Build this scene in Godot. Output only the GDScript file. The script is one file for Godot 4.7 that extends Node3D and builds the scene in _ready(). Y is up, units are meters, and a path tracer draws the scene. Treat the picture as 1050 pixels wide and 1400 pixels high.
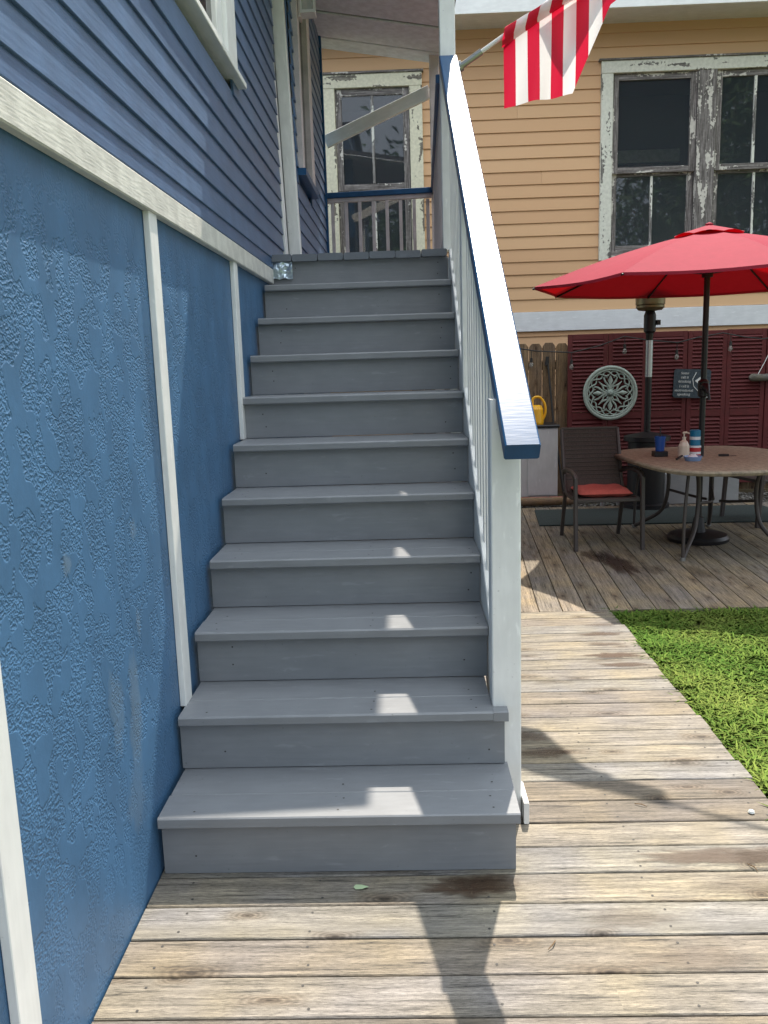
extends Node3D
# A grey painted stair beside a blue house, with a boardwalk, a patio and a tan house behind.

class G:
	# collects triangles with their own normals, texture coordinates and colours
	var v := PackedVector3Array()
	var n := PackedVector3Array()
	var t := PackedVector2Array()
	var c := PackedColorArray()
	var col := Color.WHITE
	var uo := Vector2.ZERO
	var su := 1.0 / 2.4
	var sv := 1.0 / 1.2

	func tri(a: Vector3, b: Vector3, d: Vector3, na: Vector3, nb: Vector3, nd: Vector3, ua := Vector2.ZERO, ub := Vector2.ZERO, ud := Vector2.ZERO, ca = null, cb = null, cd = null) -> void:
		var c0: Color = col if ca == null else ca
		var c1: Color = col if cb == null else cb
		var c2: Color = col if cd == null else cd
		if (b - a).cross(d - a).dot(na + nb + nd) > 0.0:
			v.append_array([a, d, b]); n.append_array([na, nd, nb]); t.append_array([ua, ud, ub]); c.append_array([c0, c2, c1])
		else:
			v.append_array([a, b, d]); n.append_array([na, nb, nd]); t.append_array([ua, ub, ud]); c.append_array([c0, c1, c2])

	func quad(a: Vector3, b: Vector3, d: Vector3, e: Vector3, nn: Vector3, ua := Vector2(0, 0), ub := Vector2(1, 0), ud := Vector2(1, 1), ue := Vector2(0, 1)) -> void:
		tri(a, b, d, nn, nn, nn, ua, ub, ud)
		tri(a, d, e, nn, nn, nn, ua, ud, ue)

	# a bar of cross-section w (sideways) x h (along up) from p0 to p1, long edges chamfered
	func bar(p0: Vector3, p1: Vector3, w: float, h: float, up := Vector3.UP, bev := 0.003) -> void:
		var d := (p1 - p0).normalized()
		var s := d.cross(up).normalized()
		var u := s.cross(d)
		var a := w / 2; var b := h / 2
		var pr: Array = []
		if bev > 0.0:
			pr = [Vector2(-a + bev, b), Vector2(a - bev, b), Vector2(a, b - bev), Vector2(a, -b + bev), Vector2(a - bev, -b), Vector2(-a + bev, -b), Vector2(-a, -b + bev), Vector2(-a, b - bev)]
		else:
			pr = [Vector2(-a, b), Vector2(a, b), Vector2(a, -b), Vector2(-a, -b)]
		prism(pr, p0, p1, s, u)

	func prism(pr: Array, p0: Vector3, p1: Vector3, s: Vector3, u: Vector3) -> void:
		var d := (p1 - p0).normalized()
		var l := (p1 - p0).length() * su
		var k := pr.size()
		var per := 0.0
		var mid := Vector2.ZERO
		for q in pr: mid += q / k
		for i in k:
			var q0: Vector2 = pr[i]; var q1: Vector2 = pr[(i + 1) % k]
			var e := q1 - q0
			var nn := (s * e.y - u * e.x).normalized()
			if (s * (q0.x - mid.x) + u * (q0.y - mid.y)).dot(nn) < 0: nn = -nn
			var o0 := s * q0.x + u * q0.y; var o1 := s * q1.x + u * q1.y
			var v0 := uo.y + per * sv; per += e.length(); var v1 := uo.y + per * sv
			quad(p0 + o0, p1 + o0, p1 + o1, p0 + o1, nn, Vector2(uo.x, v0), Vector2(uo.x + l, v0), Vector2(uo.x + l, v1), Vector2(uo.x, v1))
		for side in 2:
			var p := p1 if side else p0
			var nn := d if side else -d
			for i in range(1, k - 1):
				var a: Vector2 = pr[0]; var b: Vector2 = pr[i]; var e: Vector2 = pr[i + 1]
				tri(p + s * a.x + u * a.y, p + s * b.x + u * b.y, p + s * e.x + u * e.y, nn, nn, nn, uo + a * 0.3, uo + b * 0.3, uo + e * 0.3)

	func box(lo: Vector3, hi: Vector3, bev := 0.003) -> void:
		# long axis decides the direction of the grain
		var m := (lo + hi) / 2; var z := hi - lo
		if z.x >= z.y and z.x >= z.z: bar(Vector3(lo.x, m.y, m.z), Vector3(hi.x, m.y, m.z), z.z, z.y, Vector3.UP, bev)
		elif z.y >= z.z: bar(Vector3(m.x, lo.y, m.z), Vector3(m.x, hi.y, m.z), z.x, z.z, Vector3.BACK, bev)
		else: bar(Vector3(m.x, m.y, lo.z), Vector3(m.x, m.y, hi.z), z.x, z.y, Vector3.UP, bev)

	func tube(pts: Array, rad: Array, k := 8, cap := true) -> void:
		var prev: Array = []
		var ref := Vector3(0.31, 0.87, 0.39)
		var run := 0.0
		for i in pts.size():
			var p: Vector3 = pts[i]
			var d: Vector3 = (pts[min(i + 1, pts.size() - 1)] - pts[max(i - 1, 0)]).normalized()
			var s := d.cross(ref).normalized(); var u := s.cross(d)
			ref = u
			var r: float = rad[min(i, rad.size() - 1)]
			if i: run += (p - pts[i - 1]).length()
			var ring: Array = []
			for j in k + 1:
				var a := TAU * j / k
				var nn := s * cos(a) + u * sin(a)
				ring.append([p + nn * r, nn, Vector2(run, float(j) / k)])
			if i:
				for j in k:
					var A = prev[j]; var B = prev[j + 1]; var C = ring[j + 1]; var D = ring[j]
					tri(A[0], B[0], C[0], A[1], B[1], C[1], A[2], B[2], C[2]); tri(A[0], C[0], D[0], A[1], C[1], D[1], A[2], C[2], D[2])
			if cap and (i == 0 or i == pts.size() - 1):
				var nn := -d if i == 0 else d
				for j in k: tri(p, ring[j][0], ring[j + 1][0], nn, nn, nn)
			prev = ring

	func lathe(o: Vector3, prof: Array, k := 20, sx := 1.0, sz := 1.0) -> void:
		# prof: (radius, height) from bottom to top; each segment flat-shaded along, smooth around
		for i in prof.size() - 1:
			var a: Vector2 = prof[i]; var b: Vector2 = prof[i + 1]
			var e := (b - a).normalized()
			if (b - a).length() < 1e-6: continue
			for j in k:
				var t0 := TAU * j / k; var t1 := TAU * (j + 1) / k
				var c0 := Vector3(cos(t0) * sx, 0, sin(t0) * sz); var c1 := Vector3(cos(t1) * sx, 0, sin(t1) * sz)
				var n0 := (c0 * e.y + Vector3.UP * -e.x).normalized(); var n1 := (c1 * e.y + Vector3.UP * -e.x).normalized()
				var u0 := float(j) / k; var u1 := float(j + 1) / k
				var A := o + c0 * a.x + Vector3.UP * a.y; var B := o + c1 * a.x + Vector3.UP * a.y
				var C := o + c1 * b.x + Vector3.UP * b.y; var D := o + c0 * b.x + Vector3.UP * b.y
				if a.x > 1e-5: tri(A, B, C, n0, n1, n1, Vector2(u0, a.y), Vector2(u1, a.y), Vector2(u1, b.y))
				if b.x > 1e-5: tri(A, C, D, n0, n1, n0, Vector2(u0, a.y), Vector2(u1, b.y), Vector2(u0, b.y))

	func mesh() -> ArrayMesh:
		var ar := []; ar.resize(Mesh.ARRAY_MAX)
		ar[Mesh.ARRAY_VERTEX] = v; ar[Mesh.ARRAY_NORMAL] = n; ar[Mesh.ARRAY_TEX_UV] = t; ar[Mesh.ARRAY_COLOR] = c
		var m := ArrayMesh.new(); m.add_surface_from_arrays(Mesh.PRIMITIVE_TRIANGLES, ar)
		return m

var rng := RandomNumberGenerator.new()
var used := {}
var M := {}
var T := {}

func rr(a: float, b: float) -> float: return rng.randf_range(a, b)

func numbered(called: String) -> String:
	used[called] = used.get(called, -1) + 1
	return called if used[called] == 0 else "%s_%03d" % [called, used[called]]

func thing(called: String, label: String, category: String, at := Vector3.ZERO, group := "") -> Node3D:
	var o := Node3D.new(); o.name = numbered(called); add_child(o); o.position = at
	o.set_meta("label", label); o.set_meta("category", category)
	if group: o.set_meta("group", group)
	return o

func setting(called: String, label := "") -> Node3D:
	var o := Node3D.new(); o.name = numbered(called); add_child(o); o.set_meta("kind", "structure")
	if label: o.set_meta("label", label)
	return o

# a mesh given in world coordinates, as a part of its thing (or of one of its parts)
func part(called: String, g: G, m: Material, parent: Node3D, label := "") -> MeshInstance3D:
	var o := MeshInstance3D.new(); o.mesh = g.mesh(); o.material_override = m; o.name = called
	parent.add_child(o, true)
	var base := Vector3.ZERO
	var q: Node = parent
	while q is Node3D and q != self: base += q.position; q = q.get_parent()
	o.position = -base
	if label: o.set_meta("label", label)
	return o

func g_new(tex_off := true) -> G:
	var g := G.new()
	if tex_off: g.uo = Vector2(rr(0, 1), rr(0, 1))
	return g

func boxed(lo: Vector3, hi: Vector3, bev := 0.003) -> G:
	var g := g_new(); g.box(lo, hi, bev); return g

func barred(p0: Vector3, p1: Vector3, w: float, h: float, up := Vector3.UP, bev := 0.003) -> G:
	var g := g_new(); g.bar(p0, p1, w, h, up, bev); return g

func lathed(o: Vector3, prof: Array, k := 20, sx := 1.0, sz := 1.0) -> G:
	var g := g_new(false); g.lathe(o, prof, k, sx, sz); return g

func tubed(pts: Array, rad: Array, k := 8) -> G:
	var g := g_new(false); g.tube(pts, rad, k); return g

# ---------------------------------------------------------------- textures and materials
func noise(w: int, h: int, f: float, sd: int, oct := 3, type := FastNoiseLite.TYPE_SIMPLEX_SMOOTH) -> Image:
	var q := FastNoiseLite.new(); q.seed = sd; q.frequency = f; q.noise_type = type; q.fractal_octaves = oct
	if oct <= 1: q.fractal_type = FastNoiseLite.FRACTAL_NONE
	return q.get_seamless_image(w, h)

func stretched(w: int, h: int, f: float, sd: int, W: int, H: int, oct := 3) -> PackedByteArray:
	var im := noise(w, h, f, sd, oct)
	im.resize(W, H, Image.INTERPOLATE_CUBIC)
	return im.get_data()

func tex(im: Image) -> ImageTexture: return ImageTexture.create_from_image(im)

func make_textures() -> void:
	# weathered timber, grain along u: 2.4 m x 1.2 m
	var W := 2048; var H := 1024
	var a := stretched(128, 1024, 0.02, 11, W, H)
	var b := stretched(96, 1024, 0.07, 12, W, H)
	var c := stretched(128, 1024, 0.22, 13, W, H, 2)
	var d := stretched(256, 128, 0.02, 14, W, H)
	var f := stretched(256, 1024, 0.42, 15, W, H, 1)
	var f2 := noise(W, H, 0.25, 16, 2).get_data()
	var warp := PackedInt32Array()
	var knots: Array = []
	rng.seed = 77
	for i in 26: knots.append([rr(90, W - 90), rr(50, H - 50), rr(14, 34), rr(7, 14)])
	var px := PackedByteArray(); px.resize(W * H * 3)
	for y in H:
		var row := y * W
		for x in W:
			var i := row + x
			var bb := b[i]; var cc := c[i]
			var t := 0.72 + (a[i] - 128) * 0.0007 + (bb - 128) * 0.0010 + (cc - 128) * 0.0010 + (f[i] - 128) * 0.0007 + (f2[i] - 128) * 0.0005
			if bb < 70: t -= (70 - bb) * 0.0045
			if cc < 50: t -= (50 - cc) * 0.006
			if f[i] < 70: t -= (70 - f[i]) * 0.0022
			var g := (d[i] - 128) * 0.0035
			var k := i * 3
			px[k] = clampi(int(t * (207 + g * 24)), 0, 255)
			px[k + 1] = clampi(int(t * (202 + g * 14)), 0, 255)
			px[k + 2] = clampi(int(t * (194 - g * 20)), 0, 255)
	for q in knots:
		var rx: float = q[2] * 3.4; var ry: float = q[3] * 2.6
		for y in range(maxi(0, int(q[1] - ry)), mini(H, int(q[1] + ry))):
			for x in range(maxi(0, int(q[0] - rx)), mini(W, int(q[0] + rx))):
				var dx: float = (x - q[0]) / q[2]; var dy: float = (y - q[1]) / q[3]
				var r := sqrt(dx * dx + dy * dy)
				var e := clampf(1.0 - maxf(absf(x - q[0]) / rx, absf(y - q[1]) / ry), 0, 1)
				var ring := 0.5 + 0.5 * sin(r * 9.0 + (a[y * W + x] - 128) * 0.02)
				var m := 1.0 - e * (0.30 * ring + 0.1)
				if r < 0.75: m *= 0.62 + 0.3 * r
				var k := (y * W + x) * 3
				px[k] = int(px[k] * m); px[k + 1] = int(px[k + 1] * (m - 0.05 * e)); px[k + 2] = int(px[k + 2] * (m - 0.1 * e))
	T.wood = tex(Image.create_from_data(W, H, false, Image.FORMAT_RGB8, px))
	# faint grain under paint
	var gi := noise(48, 512, 0.12, 21, 3); gi.resize(1024, 512, Image.INTERPOLATE_CUBIC)
	T.grain = tex(gi)
	# flaking paint over bare wood, long way along u
	for w in [["peel", 118], ["cream", 66], ["bare", 176]]:
		var n1 := stretched(96, 256, 0.035, 31 + w[1], 1024, 512, 5)
		var n2 := stretched(64, 512, 0.1, 32, 1024, 512)
		var n3 := noise(1024, 512, 0.05, 33, 4).get_data()
		var p := PackedByteArray(); p.resize(1024 * 512 * 3)
		for i in 1024 * 512:
			var s: int = n1[i] + (n3[i] - 128) / 3
			var k := i * 3
			if s > w[1]:
				var l := 216 + (n3[i] - 128) / 9 - (14 if s < w[1] + 9 else 0)
				p[k] = l; p[k + 1] = l; p[k + 2] = l - 10
			else:
				var l := 126 + (n2[i] - 128) * 2 / 5 + (n3[i] - 128) / 8
				if s > w[1] - 6: l -= 30
				p[k] = clampi(l, 0, 255); p[k + 1] = clampi(l - 3, 0, 255); p[k + 2] = clampi(l - 6, 0, 255)
		T[w[0]] = tex(Image.create_from_data(1024, 512, false, Image.FORMAT_RGB8, p))
	# painted wood that has been walked on and touched: faint scuffs, specks, thin spots
	var w1 := noise(1024, 512, 0.012, 61, 4).get_data()
	var w2 := stretched(256, 512, 0.06, 62, 1024, 512, 3)
	var w3 := noise(1024, 512, 0.11, 63, 2).get_data()
	var wp := PackedByteArray(); wp.resize(1024 * 512)
	for i in 1024 * 512:
		var l := 238.0 + (w1[i] - 128) * 0.05 + (w2[i] - 128) * 0.04
		if w3[i] > 216 and w1[i] > 132: l -= (w3[i] - 216) * 1.6
		if w2[i] > 196 and w1[i] < 118: l += (w2[i] - 196) * 0.5
		if w3[i] < 26 and w1[i] < 112: l += 12
		wp[i] = clampi(int(l), 0, 255)
	T.wear = tex(Image.create_from_data(1024, 512, false, Image.FORMAT_L8, wp))
	# stucco relief: combed rough plaster with smooth trowelled patches, 1.32 m x 2.2 m
	var sw := 1024; var sh := 2048
	var r1 := noise(sw, sh, 0.050, 41, 2).get_data()
	var r2 := noise(sw, sh, 0.085, 42, 2).get_data()
	var mk := stretched(256, 256, 0.055, 43, sw, sh, 2)
	var mk2 := stretched(256, 512, 0.03, 45, sw, sh, 3)
	var big := stretched(64, 128, 0.03, 44, sw, sh, 2)
	var hp := PackedByteArray(); hp.resize(sw * sh)
	for y in sh:
		var fade := clampf((y - 60) / 240.0, 0.15, 1.0) * clampf((sh - y - 60) / 480.0, 0.3, 1.0)
		for x in sw:
			var i := y * sw + x
			var ridge := 1.0 - absf(r1[i] - 128) / 60.0
			var fine := 1.0 - absf(r2[i] - 128) / 64.0
			var rough := clampf(0.62 * ridge + 0.38 * fine, 0.0, 1.0)
			var s := (mk[i] - 128) * 0.02 + (mk2[i] - 128) * 0.012 + (big[i] - 128) * 0.003 - 0.12
			var m := smoothstep(0.0, 0.22, s)
			var hgt := lerpf(0.5, lerpf(rough * 0.72, 0.60 + 0.02 * fine, m), fade)
			hp[i] = int(clampf(hgt, 0, 1) * 255)
	T.stucco = tex(Image.create_from_data(sw, sh, false, Image.FORMAT_L8, hp))
	# soft mottle for paint, stone, cloth
	var mo := noise(512, 512, 0.012, 51, 5).get_data()
	var ms := noise(512, 512, 0.16, 52, 2).get_data()
	for w in [["mottle", 16, 7], ["speckle", 60, 90]]:
		var p := PackedByteArray(); p.resize(512 * 512)
		for i in 512 * 512: p[i] = clampi(int(226 + (mo[i] - 128) * w[1] / 128.0 + (ms[i] - 128) * w[2] / 128.0), 0, 255)
		T[w[0]] = tex(Image.create_from_data(512, 512, false, Image.FORMAT_L8, p))

func mat(c: Color, rough := 0.7, opt := {}) -> StandardMaterial3D:
	var m := StandardMaterial3D.new()
	m.albedo_color = c; m.roughness = rough
	if opt.has("tex"): m.albedo_texture = T[opt.tex]
	if opt.has("bump"): m.heightmap_enabled = true; m.heightmap_texture = T[opt.bump]; m.heightmap_scale = opt.get("relief", 0.1)
	if opt.has("metal"): m.metallic = opt.metal
	if opt.has("spec"): m.metallic_specular = opt.spec
	if opt.has("tri"):
		m.uv1_triplanar = true; m.uv1_world_triplanar = true; m.uv1_scale = Vector3.ONE * float(opt.tri)
	if opt.has("vc"): m.vertex_color_use_as_albedo = true
	if opt.has("back"): m.backlight_enabled = true; m.backlight = opt.back
	m.cull_mode = BaseMaterial3D.CULL_DISABLED if opt.has("two") else BaseMaterial3D.CULL_BACK
	return m

func c8(r: int, g: int, b: int) -> Color: return Color8(r, g, b)

func make_materials() -> void:
	M.decks = []
	for c in [c8(210, 203, 191), c8(200, 195, 186), c8(212, 204, 188), c8(204, 202, 196), c8(178, 168, 156), c8(200, 190, 176)]:
		M.decks.append(mat(c, 0.72, {tex = "wood", bump = "wood", relief = 0.16}))
	M.patios = []
	for c in [c8(206, 190, 166), c8(190, 176, 154), c8(214, 198, 174), c8(196, 186, 170)]:
		M.patios.append(mat(c, 0.8, {tex = "wood", bump = "wood", relief = 0.16}))
	M.fences = []
	for c in [c8(205, 172, 134), c8(190, 160, 126), c8(214, 182, 144)]:
		M.fences.append(mat(c, 0.85, {tex = "wood", bump = "wood", relief = 0.2}))
	M.dark = mat(c8(30, 27, 24), 0.95)
	M.grey_paint = mat(c8(139, 142, 146), 0.42, {tex = "wear", bump = "grain", relief = 0.05})
	M.grey_floor = mat(c8(112, 118, 126), 0.5, {tex = "wear", bump = "grain", relief = 0.06})
	M.screw = mat(c8(52, 50, 48), 0.6)
	M.white = mat(c8(246, 247, 244), 0.45, {tex = "wear", bump = "grain", relief = 0.03})
	M.belt = mat(c8(236, 235, 226), 0.55, {tex = "mottle", tri = 1.6, bump = "grain", relief = 0.06})
	M.pale = mat(c8(222, 212, 212), 0.6, {tex = "mottle", tri = 1.0, bump = "grain", relief = 0.06})
	M.ceiling = mat(c8(240, 247, 255), 0.7, {tex = "mottle", tri = 1.7, bump = "grain", relief = 0.1})
	M.stucco = mat(c8(78, 122, 163), 0.48, {tex = "mottle", bump = "stucco", relief = 0.36})
	M.blues = []
	for c in [c8(84, 113, 151), c8(80, 108, 146), c8(88, 117, 155)]:
		M.blues.append(mat(c, 0.4, {tex = "mottle", tri = 0.8, bump = "grain", relief = 0.08}))
	M.navy = mat(c8(36, 88, 134), 0.31, {tex = "mottle", tri = 1.4, bump = "grain", relief = 0.022, spec = 0.36})
	M.tans = []
	for c in [c8(206, 165, 124), c8(202, 161, 121), c8(209, 169, 128)]:
		M.tans.append(mat(c, 0.7, {bump = "grain", relief = 0.04}))
	M.peel = mat(Color.WHITE, 0.8, {tex = "peel", bump = "peel", relief = 0.12})
	M.cream = mat(c8(255, 250, 232), 0.8, {tex = "cream", bump = "cream", relief = 0.1})
	M.flaked = mat(c8(248, 248, 244), 0.8, {tex = "cream", bump = "cream", relief = 0.12})
	M.bare = mat(c8(235, 230, 230), 0.85, {tex = "bare", bump = "bare", relief = 0.1})
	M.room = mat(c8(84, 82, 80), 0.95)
	M.room_trim = mat(c8(150, 156, 150), 0.9, {tex = "mottle", tri = 2.0})
	M.black_pane = mat(c8(16, 17, 20), 0.06)
	M.glass = mat(Color(0.5, 0.55, 0.6, 0.06), 0.02, {spec = 0.5})
	M.dull_glass = mat(Color(0.5, 0.55, 0.6, 0.06), 0.02, {spec = 0.05})
	M.dull_glass.transparency = BaseMaterial3D.TRANSPARENCY_ALPHA
	M.glass.transparency = BaseMaterial3D.TRANSPARENCY_ALPHA
	M.clear = mat(Color(0.85, 0.87, 0.86, 0.35), 0.12)
	M.clear.transparency = BaseMaterial3D.TRANSPARENCY_ALPHA
	M.shutter = mat(c8(98, 27, 28), 0.7, {tex = "mottle", tri = 1.5})
	M.black_metal = mat(c8(34, 32, 33), 0.42, {metal = 0.3})
	M.brown_metal = mat(c8(72, 65, 62), 0.45, {metal = 0.2})
	M.steel = mat(c8(176, 178, 178), 0.34, {metal = 0.9})
	M.bronze = mat(c8(128, 116, 88), 0.4, {metal = 0.8})
	M.foil = mat(c8(190, 204, 214), 0.3, {metal = 0.85})
	M.sling = mat(c8(84, 72, 66), 0.85, {tex = "speckle", tri = 9.0})
	M.coral = mat(c8(206, 100, 88), 0.9, {tex = "mottle", tri = 5.0})
	M.stone = mat(c8(162, 146, 124), 0.6, {tex = "speckle", tri = 3.0})
	M.canopy = mat(c8(170, 54, 76), 0.75, {tex = "wear", tri = 0.8, back = Color(0.8, 0.10, 0.16), two = 1, spec = 0.3})
	M.flag = mat(Color.WHITE, 0.6, {vc = 1, back = Color(1.0, 1.0, 1.0), two = 1})
	M.sage = mat(c8(176, 190, 178), 0.7, {tex = "mottle", tri = 6.0})
	M.slate = mat(c8(62, 74, 82), 0.8, {tex = "speckle", tri = 5.0})
	M.chalk = mat(c8(214, 216, 212), 0.9)
	M.yellow = mat(c8(232, 172, 30), 0.35)
	M.off_white = mat(c8(232, 233, 236), 0.5, {tex = "wear"})
	M.cabinet = mat(c8(212, 212, 211), 0.45, {tex = "wear"})
	M.grey_box = mat(c8(166, 172, 172), 0.7, {tex = "wear"})
	M.mat_cloth = mat(c8(54, 66, 64), 0.95, {tex = "speckle", tri = 7.0})
	M.cord = mat(c8(40, 38, 36), 0.7)
	M.bulb = mat(Color(0.5, 0.49, 0.45, 0.4), 0.1); M.bulb.transparency = BaseMaterial3D.TRANSPARENCY_ALPHA
	M.driftwood = mat(c8(160, 158, 150), 0.9, {tex = "wood"})
	M.soil = mat(c8(92, 84, 58), 0.95, {tex = "speckle", tri = 3.0})
	M.lawn = mat(c8(92, 112, 54), 0.95, {tex = "speckle", tri = 0.5})
	M.pebble = mat(c8(150, 148, 144), 0.85, {vc = 1})
	M.brick = mat(c8(150, 92, 74), 0.9, {tex = "speckle", tri = 6.0})
	M.grass = mat(Color.WHITE, 0.85, {vc = 1, back = Color(0.4, 0.5, 0.12), two = 1, spec = 0.25})
	M.stain = mat(Color.WHITE, 0.5, {vc = 1}); M.stain.transparency = BaseMaterial3D.TRANSPARENCY_ALPHA
	M.scuff = mat(Color.WHITE, 0.7, {vc = 1}); M.scuff.transparency = BaseMaterial3D.TRANSPARENCY_ALPHA
	M.blue_cup = mat(c8(38, 78, 150), 0.25)
	M.bottle = mat(c8(206, 190, 172), 0.3)
	M.teal = mat(c8(28, 112, 148), 0.3)
	M.red_can = mat(c8(176, 44, 48), 0.35)
	M.dish = mat(c8(126, 152, 190), 0.25)
	M.leaf_pale = mat(c8(176, 196, 156), 0.8, {two = 1})
	M.roof = mat(c8(84, 84, 86), 0.95, {tex = "speckle", tri = 2.0})
	M.leaf = mat(c8(60, 88, 40), 0.7, {vc = 1, back = Color(0.3, 0.4, 0.1), two = 1})
	M.bark = mat(c8(96, 84, 70), 0.95, {tex = "speckle", tri = 2.0})

# ---------------------------------------------------------------- stair geometry
const RUN := 0.291
const RISE := 0.2041
func step_y(k: int) -> float: return 0.211 + RISE * (k - 1)
func step_z(k: int) -> float: return 0.044 - RUN * (k - 1)
func nose_y(z: float) -> float: return 0.211 + 0.7014 * (0.044 - z)
func rail_y(z: float) -> float: return 1.336 + 0.717 * (-0.1 - z)

func disc(g: G, p: Vector3, n: Vector3, r: float) -> void:
	var s := n.cross(Vector3(0.3, 0.5, 0.8)).normalized(); var u := s.cross(n)
	for i in 6: g.tri(p, p + (s * cos(i * TAU / 6) + u * sin(i * TAU / 6)) * r, p + (s * cos((i + 1) * TAU / 6) + u * sin((i + 1) * TAU / 6)) * r, n, n, n)

# an irregular patch whose edge fades out, lying in the plane of s and u
func patch(p: Vector3, s: Vector3, u: Vector3, c: Color, alpha: float, sd: int, lim := 9.9) -> G:
	var g := g_new(false)
	var n := s.cross(u).normalized()
	var q := FastNoiseLite.new(); q.seed = sd; q.frequency = 0.9
	var K := 36
	for i in K:
		for ring in 3:
			var pts: Array = []
			for e in [[i, ring], [i + 1, ring], [i + 1, ring + 1], [i, ring + 1]]:
				var a: float = TAU * e[0] / K
				var f: float = [0.0, 0.62, 0.86, 1.0][e[1]]
				var r: float = f * (1.0 + 0.55 * q.get_noise_2d(cos(a) * 2, sin(a) * 2) + 0.18 * q.get_noise_2d(cos(a) * 9, sin(a) * 9))
				var al: float = alpha * [1.0, 0.85, 0.45, 0.0][e[1]]
				pts.append([p + s * (cos(a) * r) + u * clampf(sin(a) * r, -lim, lim), Color(c.r, c.g, c.b, al)])
			g.tri(pts[0][0], pts[1][0], pts[2][0], n, n, n, Vector2.ZERO, Vector2.ZERO, Vector2.ZERO, pts[0][1], pts[1][1], pts[2][1])
			g.tri(pts[0][0], pts[2][0], pts[3][0], n, n, n, Vector2.ZERO, Vector2.ZERO, Vector2.ZERO, pts[0][1], pts[2][1], pts[3][1])
	return g

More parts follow.
